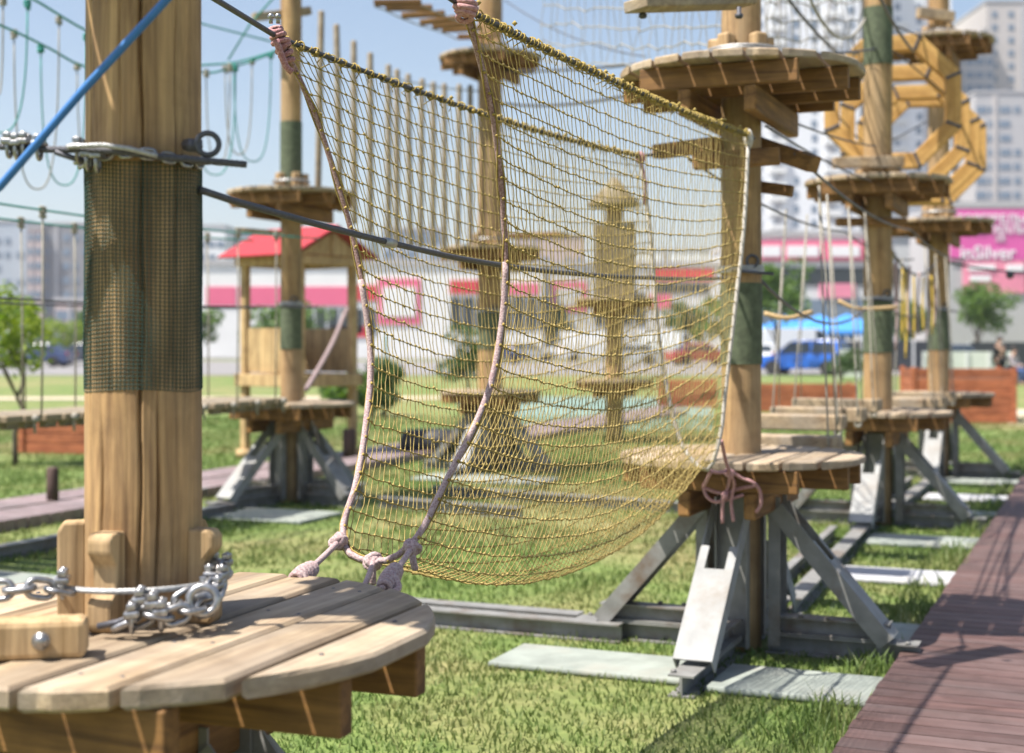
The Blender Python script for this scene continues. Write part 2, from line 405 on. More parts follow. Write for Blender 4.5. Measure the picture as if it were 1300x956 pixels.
def brace_mesh(y0, mat):
    mb = MB(); a = Vector((0,y0,.13)); b = Vector((0,.205,.80)); d = (b-a); L = d.length; y = d/L; x = Vector((1,0,0)); z = x.cross(y)
    if z.y < 0: z = -z
    Mx = Matrix((x, y, z)).transposed()
    def at(u, w): return a+y*u+z*w
    mb.box(at(L*.27, .0), (.172, L*.54, .009), Mx)
    for s in (-1,1):
        mb.box(at(L*.61, .0)+x*(s*.068), (.036, L*.15, .0092), Mx, .002)
        mb.box(at(L*.48, -.04)+x*(s*.0895), (.008, L*.96, .088), Mx)
    me = mb.mesh('brace'); me.materials.append(mat); return me
BR_L = brace_mesh(.93, M['steel_light']); BR_S = brace_mesh(.78, M['steel'])
def steel_base(root):
    b = bpy.data.objects.new('steel_base', None); COL.objects.link(b); b.parent = root
    for k in range(4):
        for nm, me in (('upright', UPM), ('ground_beam', LO_S if k % 2 else LO_L), ('tie_beam', TI_S if k % 2 else TI_L), ('brace', BR_S if k % 2 else BR_L)):
            o = obj(nm, me, None, b, (0,0,0), k*PI/2)
    return b
CLEAT = MB(); CLEAT.box((0,0,.09), (.075,.07,.18), None, .014); CLEAT = CLEAT.mesh('cleat'); CLEAT.materials.append(M['block'])
def post_simple(root, r, h, z0=0.0):
    mb = MB(); n = 22; prof = []
    k = 30
    for i in range(k+1):
        z = z0+(h-z0)*i/k; prof.append((r*(1+.012*math.sin(z*2.3+r*90)+.008*math.sin(z*7)), z))
    mb.lathe(prof, n); return mb.build('post', M['post'], root)
def sleeve(root, r, z0, z1):
    mb = MB(); mb.lathe([(r*1.0+.006, z0+(z1-z0)*i/6+0) for i in range(7)], 24, cap=False); return mb.build('mesh_sleeve', M['sleeve'], root)
def wrap(root, r, z, eye=True, turns=3):
    mb = MB(); pts = []
    for i in range(turns*20+1):
        a = 2*PI*i/20; pts.append((math.cos(a)*(r+.010), math.sin(a)*(r+.010), z+.012*i/20))
    mb.tube(pts, .007, 6)
    w = mb.build('cable_wrap', M['cable_light'], root)
    if eye:
        e = MB(); e.ring((r*.75, -r*.75, z+.06), (-.5,1,0), .03, .008, 16, 6); e.tube([(r*.6,-r*.6,z+.05),(r*.75,-r*.75,z+.03)], .009, 6)
        e.tube([(-r*.2,-r*1.12,z+.012),(r*1.9,-r*1.12,z-.01)], .008, 6)
        e.build('eye_bolt', M['cable'], root)
    return w
def tower(name, label, loc, r, h, plats, sleeves=(), wraps=(1.95,), cleats=True):
    t = thing(name, label, 'tower', loc, -ROW)
    post_simple(t, r, h)
    for z in plats: platform(t, z)
    for z in plats:
        if not cleats or z < 2: continue
        for k in range(5):
            a = k*2*PI/5+.6; obj('cleat', CLEAT, None, t, (math.cos(a)*(r+.034), math.sin(a)*(r+.034), z), a+PI/2)
        wrap(t, r+.07, z+.085, False, 2)
    for z0, z1 in sleeves: sleeve(t, r, z0, z1)
    for z in wraps: wrap(t, r, z)
    steel_base(t)
    return t
t2 = tower('climbing_tower', 'round wooden pole tower at the far end of the net on a bolted steel base', T2, .103, 6.3, (1.02, 3.0), ((1.48,1.9),))
t3 = tower('climbing_tower', 'green-banded pole tower rising before the orange octagon rings', (3.19,12.4,0), .122, 6.3, (1.0, 3.0), ((1.5,1.98),(4.0,4.5)))
t4 = tower('climbing_tower', 'pole tower beside the magenta billboard with a platform high above the octagon rings', (4.98,16.6,0), .12, 6.4, (1.0, 3.0, 5.1), ((1.5,1.98),))
t5 = tower('climbing_tower', 'pole tower standing in front of the red-roofed hut', (-2.19,14.1,0), .103, 5.4, (1.0, 3.08), ((1.52,1.99),(3.15,3.77)))
t6 = tower('climbing_tower', 'tall pole tower seen through the middle of the net with three platforms', (-.27,17.5,0), .15, 7.4, (1.0, 2.75, 5.1), ((1.5,1.98),))
for c_ in t5.children:
    if c_.name.startswith('steel_base'): c_.rotation_euler = (0,0,R(-11))
# extra timbers bolted to the towers
def part_beam(root, a, b, w, h, mat, name='spreader_beam', ch=.008):
    inv = (Matrix.Translation(root.location) @ Matrix.Rotation(root.rotation_euler.z, 4, 'Z')).inverted()
    mb = MB(); mb.beam(inv @ Vector(a), inv @ Vector(b), w, h, ch=ch); return mb.build(name, mat, root)
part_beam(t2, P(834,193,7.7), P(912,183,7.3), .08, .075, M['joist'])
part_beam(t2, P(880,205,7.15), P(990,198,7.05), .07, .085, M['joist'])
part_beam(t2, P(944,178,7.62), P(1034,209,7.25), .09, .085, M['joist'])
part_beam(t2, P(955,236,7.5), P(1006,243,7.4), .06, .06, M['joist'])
part_beam(t3, P(1058,207,12.2), P(1146,205,12.25), .1, .09, M['deck'])
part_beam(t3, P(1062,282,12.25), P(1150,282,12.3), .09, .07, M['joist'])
part_beam(t5, P(322,22,13.9), P(393,14,14.3), .09, .08, M['deck'])
part_beam(t5, P(299,292,13.9), P(368,298,14.05), .06, .055, M['deck'])
part_beam(t4, P(1165,16,16.4), P(1210,22,16.5), .1, .12, M['deck'])
# long ground rails that tie the bases together
def rail(a, b, label, w=.11, h=.085, off=0):
    mb = MB(); d = (b-a); n = d.normalized(); s = Vector((n.y,-n.x,0))
    mb.beam(a+Vector((0,0,.05)), b+Vector((0,0,.05)), .012, h); 
    mb.beam(a+Vector((0,0,.097)), b+Vector((0,0,.097)), w, .009); mb.beam(a+Vector((0,0,.007)), b+Vector((0,0,.007)), w, .009)
    return tag(mb.build('ground_rail', M['steel'], None), label, 'rail', 'steel rails tying the tower bases')
rail(T2-RX*.62-RY*.10, T2-RX*3.0-RY*.10, 'grey steel rail running left from the front tower base behind the near platform')
rail(T2-RX*.92+RY*.09, T2-RX*3.0+RY*.09, 'grey steel rail directly behind the one left of the front tower base')
T3 = Vector((3.19,12.4,0)); T4 = Vector((4.98,16.6,0)); T5 = Vector((-2.19,14.1,0)); T6 = Vector((-.27,17.5,0))
rail(T2+RY*1.0+RX*.06, T3-RY*1.0+RX*.02, 'right-hand rail of the pair between the front base and the second base')
rail(T2+RY*1.0-RX*.16, T3-RY*1.0-RX*.2, 'left-hand rail of the pair between the front base and the second base', .06)
rail(T3+RY*1.0+RX*.04, T4-RY*1.0+RX*.04, 'right-hand rail of the pair between the second base and the third base')
rail(T3+RY*1.0-RX*.2, T4-RY*1.0-RX*.18, 'left-hand rail of the pair between the second base and the third base', .06)
rail(T3-RX*1.0, T3-RX*4.6+RY*.6, 'long pale rail crossing the lawn left of the second base, seen through the net')
rail(T5-RY*1.0, T5-RY*6.0, 'long steel rail running toward the viewer from the base by the hut')
rail(T5-RX*1.0, T5-RX*2.2, 'short steel rail left of the base by the hut')
rail(T5+RX*1.0, T5+RX*2.6-RY*.3, 'grey rail right of the base by the hut, ending behind the net')

# ------------------------------------------------------------------ near tower (T1), local frame = world axes offset
T1 = Vector((-.797, 3.08, 0)); R1 = .122
t1 = thing('climbing_tower', 'thick cracked pole at the left with a round plank platform in the foreground', 'tower', T1, 0)
def near_post():
    NA, NZ = 288, 150; z0, z1 = 0., 5.4
    # cracks: (angle, z range, wander, depth, width)
    def ang(px): return -PI/2+math.asin(max(-1, min(1, (px-183.5)/71.5)))
    cracks = [(ang(197), 1.0, 3.6, .03, .020, .016), (ang(148), 1.0, 1.47, .02, .012, .012), (ang(216), .95, 1.55, .03, .014, .013), (ang(232), .95, 1.3, .02, .010, .011),
              (ang(236), 1.6, 2.6, .02, .006, .010), (ang(170), 1.9, 3.0, .03, .006, .010), (ang(130), 1.2, 2.5, .03, .006, .009), (2.4, .5, 4.5, .05, .02, .02), (.6, 1, 4, .04, .015, .02)]
    vs = []; 
    for i in range(NZ+1):
        z = z0+(z1-z0)*i/NZ
        for k in range(NA):
            a = 2*PI*k/NA
            r = R1*(1+.010*math.sin(2*a+z*1.3)+.006*math.sin(5*a+z*2.1)+.0022*math.sin(37*a+1.5*math.sin(z*2))+.0016*math.sin(61*a+z))
            for (ca, c0, c1, wan, dep, wid) in cracks:
                if c0 < z < c1:
                    cc = ca+wan*math.sin(z*3.1+ca*3)+.018*math.sin(z*17+ca)
                    d = (a-cc+PI) % (2*PI)-PI
                    fade = min(1, (z-c0)*4, (c1-z)*4)
                    ww = wid*(.75+.5*math.sin(z*5+ca*7)**2)*2.3
                    if abs(d) < ww: r -= 1.5*dep*fade*(1-abs(d)/ww)
            vs.append((r*math.cos(a), r*math.sin(a), z))
    fs = [(i*NA+k, i*NA+(k+1) % NA, (i+1)*NA+(k+1) % NA, (i+1)*NA+k) for i in range(NZ) for k in range(NA)]
    fs.append(tuple(NZ*NA+k for k in range(NA)))
    mb = MB(); mb.add(vs, fs, True); return mb.build('post', M['post_near'], t1)
near_post()
# platforms of the near tower follow the row direction
SCR = MB(); SCR.lathe([(.0052,-.002),(.0052,.001),(.004,.0022),(.0015,.0014)], 10); SCR = SCR.mesh('screw'); SCR.materials.append(M['cable'])
def near_platform(z, ang):
    d = obj('platform', DECK, None, t1, (0,0,z), ang)
    for y in (.17, .47):
        for s in (-1, 1): obj('joist', JO[y], None, d, (0, s*y, 0))
    for s in (-1, 1): obj('bearer', BE, None, d, (s*.165, 0, 0))
    if z < 2:
        x = -PR+.012
        while x < PR-.05:
            for y in (-.47,-.17,.17,.47):
                for q in (.035,.11):
                    if (x+q)**2+y*y < (PR-.03)**2: obj('screw', SCR, None, d, (x+q+random.uniform(-.006,.006), y+random.uniform(-.012,.012), -.0016))
            x += .158
near_platform(1.0, R(-21)); near_platform(3.0, R(-21))
steel_base(t1).rotation_euler = (0,0,-ROW)
# green plastic mesh sleeve: a real grid of thin strands
def near_sleeve():
    mb = MB(); NA = 84; z0, z1 = 1.497, 1.975; NZ = 56; rr = R1
    def w(a, z): return rr*(1+.010*math.sin(2*a+z*1.3)+.006*math.sin(5*a+z*2.1))+.0009+.0005*math.sin(a*9+z*13)+.0012*max(0,math.sin(a*3-z*17))
    for k in range(NA):
        a = 2*PI*k/NA; sl = .05*(1+math.sin(k*.8))*.4
        mb.tube([(w(a,z)*math.cos(a+sl*(z-z0)), w(a,z)*math.sin(a+sl*(z-z0)), z) for z in [z0+(z1-z0)*i/16 for i in range(17)]], .0011, 4, caps=False)
    for j in range(NZ+1):
        z = z0+(z1-z0)*j/NZ
        mb.tube([(w(2*PI*k/60,z)*math.cos(2*PI*k/60), w(2*PI*k/60,z)*math.sin(2*PI*k/60), z+.004*math.sin(k*.31+j*.05)) for k in range(60)], .0011, 4, closed=True)
    mb.build('mesh_sleeve', M['sleeve_net'], t1)
near_sleeve()
# cleats with a cut for the cable
def near_cleat(ang, notch=True, h=.21, w=.066, d=.06, tilt=0):
    mb = MB()
    if notch:
        pr = [(-d/2,0),(d*.35,0),(d*.5,.012),(d*.5,h*.30),(d*.12,h*.42),(d*.12,h*.66),(d*.5,h*.80),(d*.5,h-.014),(d*.32,h),(-d/2,h)]
    else:
        pr = [(-d/2,0),(d*.38,0),(d*.5,.015),(d*.5,h-.02),(d*.3,h),(-d/2,h)]
    n = len(pr)
    vs = [(-w/2+.006, p, q) for p, q in pr]+[(w/2-.006, p, q) for p, q in pr]
    vs2 = [(-w/2, p*.94, q) for p, q in pr]+[(w/2, p*.94, q) for p, q in pr]
    fs = [tuple(range(n)), tuple(range(2*n-1, n-1, -1))]+[(i, i+n, (i+1) % n+n, (i+1) % n) for i in range(n)]
    mb.box((0,0,h/2), (.001,.001,.001)); mb.v = []; mb.f = []; mb.sm = []
    mb.add([(x, -p, q) for x, p, q in [(v[0], v[1], v[2]) for v in vs]], [f[::-1] for f in fs])
    o = mb.build('cleat', M['block'], t1); rad = R1+d/2-.004
    bv = o.modifiers.new('b', 'BEVEL'); bv.width = .006; bv.segments = 2
    o.location = (math.cos(ang)*rad, math.sin(ang)*rad, 1.0); o.rotation_euler = (tilt, 0, ang+PI/2)
def angp(px): return -PI/2+math.asin(max(-1, min(1, (px-183.5)/82.)))
near_cleat(R(-106), True, .205, .068)
near_cleat(R(192), False, .215, .062)
near_cleat(R(-17), True, .20, .062)
near_cleat(R(60), False, .2); near_cleat(R(125), False, .2)
# cable loop round the cleats and the lashings
def loop_pts(rx, z, a0, a1, n=30, dz=0.0):
    return [(math.cos(a0+(a1-a0)*i/n)*rx, math.sin(a0+(a1-a0)*i/n)*rx, z+dz*i/n) for i in range(n+1)]

def strands(mb, pts, r, ns=6, pitch=None):
    pts = [Vector(p) for p in pts]; pitch = pitch or r*9
    L = sum((b-a).length for a, b in zip(pts, pts[1:])); n = max(8, int(L/(pitch/7)))
    q = lerp_poly(pts, n); T = [(q[min(i+1,n-1)]-q[max(i-1,0)]).normalized() for i in range(n)]
    u = T[0].orthogonal().normalized(); U = []
    for i in range(n):
        if i: u = T[i-1].rotation_difference(T[i]) @ u; u = (u-T[i]*u.dot(T[i])).normalized()
        U.append(u.copy())
    ds = L/(n-1)
    for k in range(ns):
        mb.tube([q[i]+(U[i]*math.cos(2*PI*(k/ns+i*ds/pitch))+T[i].cross(U[i])*math.sin(2*PI*(k/ns+i*ds/pitch)))*r*.62 for i in range(n)], r*.42, 5)
    mb.tube(q, r*.6, 5)
def lerp_poly(pts, n):
    pts = [Vector(p) for p in pts]; L = [0]
    for a, b in zip(pts, pts[1:]): L.append(L[-1]+(b-a).length)
    out = []; j = 0
    for i in range(n):
        s = L[-1]*i/(n-1)
        while j < len(pts)-2 and L[j+1] < s: j += 1
        out.append(pts[j].lerp(pts[j+1], (s-L[j])/max(1e-9, L[j+1]-L[j])))
    return out
def clamp(mb, c, axis, s=1.0):
    """wire-rope grip: U bolt, two nuts, saddle"""
    ax = Vector(axis).normalized(); up = Vector((0,0,1)); sd = ax.cross(up).normalized(); c = Vector(c)
    pts = [c+sd*(.011*s)+up*(.026*s), c+sd*(.011*s)-up*(.004*s)]
    pts += [c+sd*(.011*s*math.cos(t))-up*(.004*s+.011*s*math.sin(t)) for t in [PI*i/6 for i in range(1, 6)]]
    pts += [c-sd*(.011*s)-up*(.004*s), c-sd*(.011*s)+up*(.026*s)]
    mb.tube(pts, .0034*s, 6)
    fr = Matrix((sd, ax, up)).transposed()
    mb.box(c+up*(.010*s), (.036*s, .020*s, .010*s), fr, .003*s)
    for q in (-1, 1): mb.box(c+sd*(q*.011*s)+up*(.020*s), (.0125*s, .0125*s, .009*s), fr, .002*s)
def link(mb, c, d, up, L=.042, W=.024, r=.0045):
    d = Vector(d).normalized(); up = Vector(up); up = (up-d*up.dot(d)).normalized(); c = Vector(c); pts = []
    h = (L-W)/2; rr = W/2
    for i in range(9): a = -PI/2+PI*i/8; pts.append(c+d*(h+rr*math.cos(a))+up*(rr*math.sin(a)))
    for i in range(9): a = PI/2+PI*i/8; pts.append(c+d*(-h+rr*math.cos(a))+up*(rr*math.sin(a)))
    mb.tube(pts, r, 6, closed=True)
def chain(mb, pts, L=.042, W=.025, r=.0045):
    pts = [Vector(p) for p in pts]; acc = 0; k = 0; step = L-2*r*1.2
    for i in range(len(pts)-1):
        d = pts[i+1]-pts[i]; n = d.length
        while acc < n:
            c = pts[i]+d*(acc/n); up = Vector((0,0,1)) if k % 2 else d.cross(Vector((0,0,1)))
            if up.length < 1e-6: up = Vector((1,0,0))
            link(mb, c, d, up+Vector((random.uniform(-.3,.3), random.uniform(-.3,.3), 0))*up.length*.5, L, W, r); acc += step; k += 1
        acc -= n
def L1(px, py, Z): return P(px, py, Z)-T1
mb = MB(); strands(mb, loop_pts(R1+.062, 1.088, R(165), R(375), 40, .004), .0066); mb.build('cable_wrap', M['cable_light'], t1)
mb = MB()
chain(mb, [L1(-30,752,2.86), L1(40,746,2.88), L1(92,752,2.93)], .058, .036, .0068)
clamp(mb, L1(80,745,2.93), (1,.2,0), 1.5)
mb.build('chain', M['zinc'], t1)
mb = MB()
for (px, py, Z) in ((178,770,2.87), (194,775,2.86), (168,788,2.85), (205,785,2.86)): clamp(mb, L1(px,py,Z), (1,.15,.1), 1.55)
chain(mb, [L1(160,792,2.86), L1(188,780,2.85), L1(215,784,2.86), L1(240,775,2.88), L1(262,770,2.92), L1(282,738,3.0)], .054, .034, .0072)
chain(mb, [L1(215,772,2.9), L1(238,758,2.92), L1(262,752,2.95), L1(284,722,3.04)], .052, .032, .0066)
mb.ring(L1(258,762,2.9), (.2,-1,.15), .028, .009, 18, 8)
clamp(mb, L1(274,738,3.0), (.3,1,0), 1.4); clamp(mb, L1(280,722,3.05), (.3,1,0), 1.4); clamp(mb, L1(268,752,2.97), (.3,1,0), 1.4)
mb.build('chain', M['zinc'], t1)
mb = MB(); mb.tube([L1(125,795,2.86), L1(150,790,2.85), L1(178,778,2.86), L1(210,780,2.87)], .007, 8); mb.build('cable_end', M['cable'], t1)
# upper anchor: cable from the left, chain round the post, eye bolt, cable tail
mb = MB()
ch = [(math.cos(a)*(R1+.012), math.sin(a)*(R1+.012), 1.985+.006*math.sin(a*3)) for a in [R(185)+R(170)*i/26 for i in range(27)]]
chain(mb, ch, .032, .02, .0042); mb.build('chain', M['zinc'], t1)
mb = MB()
strands(mb, [L1(-60,180,2.95), L1(0,186,2.93), L1(60,190,2.92), L1(95,190,2.91), L1(150,192,2.90), L1(200,199,2.91), L1(250,203,2.92), L1(313,209,2.93)], .0076)
mb.tube([L1(70,193,2.91), L1(100,203,2.92), L1(118,208,2.95)], .006, 8)
mb.build('anchor_cable', M['cable'], t1)
mb = MB(); strands(mb, [L1(85,186,2.90), L1(130,184,2.885), L1(165,189,2.883), L1(200,198,2.893)], .0055); mb.build('cable_end', M['cable_light'], t1)
for px, py in ((12,188), (22,190), (32,188), (50,191), (100,194), (112,204), (124,206)):
    mb = MB(); clamp(mb, L1(px,py,2.925), (1,0,0), 1.25); mb.build('cable_grip', M['zinc'], t1)
mb = MB(); mb.ring(L1(264,183,2.93), (.25,-1,0), .0225, .0062, 24, 8)
mb.lathe([(.017,-.012),(.017,.012)], 6, L1(247,185,2.95)); mb.tube([L1(238,184,2.99), L1(250,185,2.95)], .014, 8)
mb.build('eye_bolt', M['cable'], t1)
# timber lying on the platform, with bolt
tm = thing('timber_block', 'squared pale timber with a zinc bolt lying on the near platform', 'timber', (0,0,0))
a = P(-110,812,2.66); b = P(115,806,2.735)
mb = MB(); mb.beam((a.x,a.y,1.038), (b.x,b.y-.02,1.038), .072, .074, ch=.012); bm_ = mb.build('beam', M['joist'] if False else M['block'], tm)
mb = MB(); mb.ball(P(52,814,2.655), .014, 10, 6, (1,.8,1)); mb.ring(P(52,814,2.66), (0,1,0), .012, .006, 12, 6); mb.build('bolt', M['zinc'], tm)
# ------------------------------------------------------------------ the cargo net
def lerp_poly(pts, n, ease=None):
    pts = [Vector(p) for p in pts]; L = [0]
    for a, b in zip(pts, pts[1:]): L.append(L[-1]+(b-a).length)
    out = []; j = 0
    for i in range(n):
        s = L[-1]*i/(n-1)
        while j < len(pts)-2 and L[j+1] < s: j += 1
        out.append(pts[j].lerp(pts[j+1], (s-L[j])/max(1e-9, L[j+1]-L[j])))
    return out
def smooth(pts, sub=8):
    """Catmull-Rom through pts"""
    pts = [Vector(p) for p in pts]; q = [pts[0]*2-pts[1]]+pts+[pts[-1]*2-pts[-2]]; out = []
    for i in range(1, len(q)-2):
        p0, p1, p2, p3 = q[i-1], q[i], q[i+1], q[i+2]
        for k in range(sub):
            t = k/sub
            out.append(.5*((2*p1)+(p2-p0)*t+(2*p0-5*p1+4*p2-p3)*t*t+(3*p1-p0-3*p2+p3)*t**3))
    out.append(pts[-1]); return out
def sagline(a, b, sag, n):
    a = Vector(a); b = Vector(b)
    return [a.lerp(b, i/n)-Vector((0,0,4*sag*(i/n)*(1-i/n))) for i in range(n+1)]
A0 = P(352,47,4.27); A1 = P(813,198,7.07); B0 = P(592,12,3.92); B1 = P(950,171,6.62)
NU, NV = 82, 58
E0 = lerp_poly(smooth([A0, P(398,140,4.36), P(445,290,4.42), P(466,400,4.42), P(471,480,4.38), P(456,600,4.2), P(432,686,4.05), P(448,704,4.0), P(475,713,3.97), P(505,707,3.93),
      P(523,694,3.93), P(570,605,4.02), P(620,500,4.12), P(640,390,4.18), P(641,300,4.17), P(626,150,4.06), B0], 10), NV+1)
E1 = lerp_poly(smooth([A1, P(826,300,6.98), P(838,440,6.8), P(862,555,6.6), P(893,596,6.47), P(911,570,6.44), P(926,450,6.48), P(944,290,6.55), B1], 10), NV+1)
def topA(u): return A0.lerp(A1, u)-Vector((0,0,.036*4*u*(1-u)))
def topB(u): return B0.lerp(B1, u)-Vector((0,0,.022*4*u*(1-u)))
C0 = P(475,700,3.98); C1 = P(897,592,6.46)
def section(u):
    a, b = topA(u), topB(u); c = C0.lerp(C1, u)-Vector((0,0,.25*math.sin(PI*min(1,u*1.05))**.9 if u < .95 else .25*max(0,math.sin(PI*u*1.05 if u*1.05<1 else PI))))
    pts = []; n = 40; ex = 2/2.35
    for i in range(n+1):
        t = PI/2*i/n; h = 1-abs(math.cos(t))**ex; v = abs(math.sin(t))**ex
        pts.append(Vector((a.x+(c.x-a.x)*h, a.y+(c.y-a.y)*h, a.z+(c.z-a.z)*v)))
    for i in range(n-1, -1, -1):
        t = PI/2*i/n; h = 1-abs(math.cos(t))**ex; v = abs(math.sin(t))**ex
        pts.append(Vector((b.x+(c.x-b.x)*h, b.y+(c.y-b.y)*h, b.z+(c.z-b.z)*v)))
    return lerp_poly(pts, NV+1)
S0 = section(0); S1 = section(1)
D0 = [E0[j]-S0[j] for j in range(NV+1)]; D1 = [E1[j]-S1[j] for j in range(NV+1)]
NET = []
for i in range(NU+1):
    u = i/NU; s = section(u); k0 = (1-u)**2.6; k1 = u**3.2
    row = []
    for j in range(NV+1):
        p = s[j]+D0[j]*k0+D1[j]*k1
        if 0 < i < NU and 0 < j < NV:
            e = .0016
            p = p+Vector((random.gauss(0,e), random.gauss(0,e), random.gauss(0,e*.9)))
            # slack: each mesh column leans a little, alternating row by row
            p = p+RY*(.0022*(1 if (i+j) % 2 else -1)+.005*math.sin(i*.25+j*.21))+Vector((0,0,.003*math.sin(j*.9+i*.15)))
        row.append(p)
    NET.append(row)
def bend(pts, amp):
    out = []
    for a, b in zip(pts, pts[1:]):
        out.append(a); m = (a+b)/2
        out.append(m+Vector((random.gauss(0,amp), random.gauss(0,amp), random.gauss(0,amp)-amp*.8)))
    out.append(pts[-1]); return out
net = thing('cargo_net', 'olive rope trough net hung between two cables, from the near platform to the next tower', 'net', (0,0,0))
mb = MB()
for j in range(1, NV):
    mb.tube(bend([NET[i][j] for i in range(NU+1)], .0011), .0020, 5, caps=False)
for i in range(1, NU):
    mb.tube(bend([NET[i][j] for j in range(NV+1)], .0014), .00155, 5, caps=False)
for i in range(1, NU):
    for j in range(1, NV): mb.octa(NET[i][j], random.uniform(.0040, .0068))
mb.build('mesh', M['net'], net)
# edge ropes
e0s = smooth(E0[::2]+([E0[-1]] if len(E0) % 2 == 0 else []), 3)
mb = MB(); mb.tube(e0s, .0088, 8); mb.build('edge_rope', M['maroon'], net)
def seg(pts, a, b): n = len(pts); return pts[int(a*n):int(b*n)]
mb = MB(); mb.tube([p+Vector((-.002,-.004,0)) for p in seg(e0s, .22, .80)], .0096, 8); mb.build('rope_sleeve', M['mauve'], net)
mb = MB()
for k in range(2):
    pts = []
    for i, p in enumerate(e0s):
        a = i*.55+k*PI; pts.append(p+Vector((.011*math.cos(a), -.004, .011*math.sin(a))))
    mb.tube(pts, .0026, 5)
for j in range(1, NV, 1):
    p = E0[j]; mb.octa(p+Vector((.004,-.012,0)), .0065)
    mb.tube([p, NET[1][j]], .002, 4)
mb.build('edge_lashing', M['lash'], net)
mb = MB(); mb.tube(smooth(E1[::3], 3), .010, 8); mb.build('edge_rope', M['white_rope'], net)
mb = MB(); mb.ball(B1+Vector((0,0,-.02)), .024, 10, 8, (1,1,2.0)); mb.build('knot', M['white_rope'], net)
mb = MB(); mb.ball(A1+Vector((0,0,-.01)), .026, 10, 8, (1,1,1.3)); mb.tube([A1, P(820,232,7.0), P(818,260,6.98)], .007, 6); mb.build('knot', M['pinkrope'], net)
# lashings on the two cables
def cable_lash(fn, n, r):
    mb = MB(); hl = []
    for i in range(n*9+1):
        u = i/(n*9); c = fn(u); a = i*2*PI/9; hl.append(c+Vector((math.cos(a)*(r+.001)*RX.x, math.cos(a)*(r+.001)*RX.y, math.sin(a)*(r+.001))))
    mb.tube(hl, .0022, 4)
    for i in range(n):
        u = (i+.5)/n; c = fn(u); d = (fn(min(1,u+.01))-fn(max(0,u-.01))).normalized()
        for q in range(random.choice((1,2,2))):
            cc = c+d*random.uniform(-.016,.016)
            mb.ring(cc, d+Vector((random.gauss(0,.35), random.gauss(0,.35), random.gauss(0,.35))), r+random.uniform(.001,.006), .0026, 9, 4)
        mb.octa(c+Vector((random.gauss(0,.006), -r-.002, random.gauss(0,.012))), .009)
        t = c+Vector((0,-r,-r)); mb.tube([t, t+Vector((random.gauss(0,.01),-.004,-.012)), t+Vector((random.gauss(0,.014),-.006,-.026))], .002, 4)
    return mb
cable_lash(topA, 38, .0105).build('cable_lashing', M['lash'], net)
cable_lash(topB, 56, .0112).build('cable_lashing', M['lash'], net)
# knots at the near top corners: wrapped pink rope
def wrapknot(p0, p1, r, n, mat, name='knot'):
    mb = MB(); d = (p1-p0)
    for i in range(n):
        c = p0+d*(i/(n-1)); rr = r*(1-.35*abs(2*i/(n-1)-.9))
        mb.ring(c, d+Vector((random.gauss(0,.25)*d.length, random.gauss(0,.2)*d.length, random.gauss(0,.25)*d.length)), rr, .0085, 14, 7)
    mb.ball((p0+p1)/2, r*.75, 8, 6, (1,1,1.3)); return mb.build(name, mat, net)
wrapknot(P(350,38,4.25), P(366,76,4.28), .024, 6, M['pinkrope'])
mb = MB(); mb.tube(smooth([P(350,50,4.22), P(362,82,4.24), P(371,92,4.25)], 5), .010, 8); mb.build('rope_tail', M['pinkrope'], net)
wrapknot(P(592,-2,3.88), P(590,22,3.88), .030, 5, M['pinkrope'])
mb = MB()
for q in (0,1): mb.tube([P(344+q*9,30,4.24), P(344+q*9,20,4.24)], .006, 7); mb.ball(P(344+q*9,21,4.24), .010, 8, 6)
mb.build('shackle', M['zinc'], net)
# bottom ties to the near platform
def knotball(c, r, mat, tail=None, name='knot'):
    mb = MB(); c = Vector(c)
    for i in range(7):
        ax = Vector((random.gauss(0,1), random.gauss(0,1), random.gauss(0,1)))
        mb.ring(c+Vector((random.gauss(0,.12), random.gauss(0,.12), random.gauss(0,.12)))*r, ax, r*.62, r*.36, 12, 7)
    mb.ball(c, r*.8, 10, 8)
    if tail: mb.tube(smooth([c, c+Vector(tail)*.5+Vector((0,-.01,0)), c+Vector(tail)], 4), .0095, 8)
    return mb.build(name, mat, net)
kL, kM, kR = P(430,688,4.02), P(474,714,3.96), P(522,697,3.92)
def tie(k, e, whip_a, whip_b, r=.0085, wr=.016):
    mb = MB(); mb.tube(smooth([k, k.lerp(e,.5)+Vector((0,0,-.004)), e], 6), r, 8); mb.build('tie_rope', M['mauve'], net)
    if whip_a is not None:
        w = MB(); d = whip_b-whip_a; n = 8
        for i in range(n): w.ring(whip_a+d*(i/(n-1)), d+Vector((random.gauss(0,.1),0,random.gauss(0,.1)))*d.length, wr*(.7+.5*math.sin(PI*(.15+.7*i/(n-1)))), .0072, 14, 7)
        w.tube([whip_a, whip_b], wr*.8, 8); w.build('whipping', M['mauve'], net)
eL = P(374,738,3.60); eM = P(461,748,3.53); eR = P(484,748,3.51)
tie(kL, eL, P(396,722,3.7), P(376,735,3.61)); tie(kM, eM, None, None); tie(kR, eR, P(502,724,3.63), P(488,745,3.53), .0085, .0165)
knotball(kL, .026, M['mauve']); knotball(kM, .027, M['mauve'], (.0,-.01,-.058)); knotball(kR, .025, M['mauve'], (.012,-.01,-.055))
for pts in ([P(498,728,3.56), P(506,745,3.54), P(500,752,3.52)], [P(384,728,3.62), P(387,734,3.615), P(388,739,3.61)]):
    mb = MB(); mb.tube(smooth(pts, 4), .009, 8); mb.build('rope_tail', M['mauve'], net)
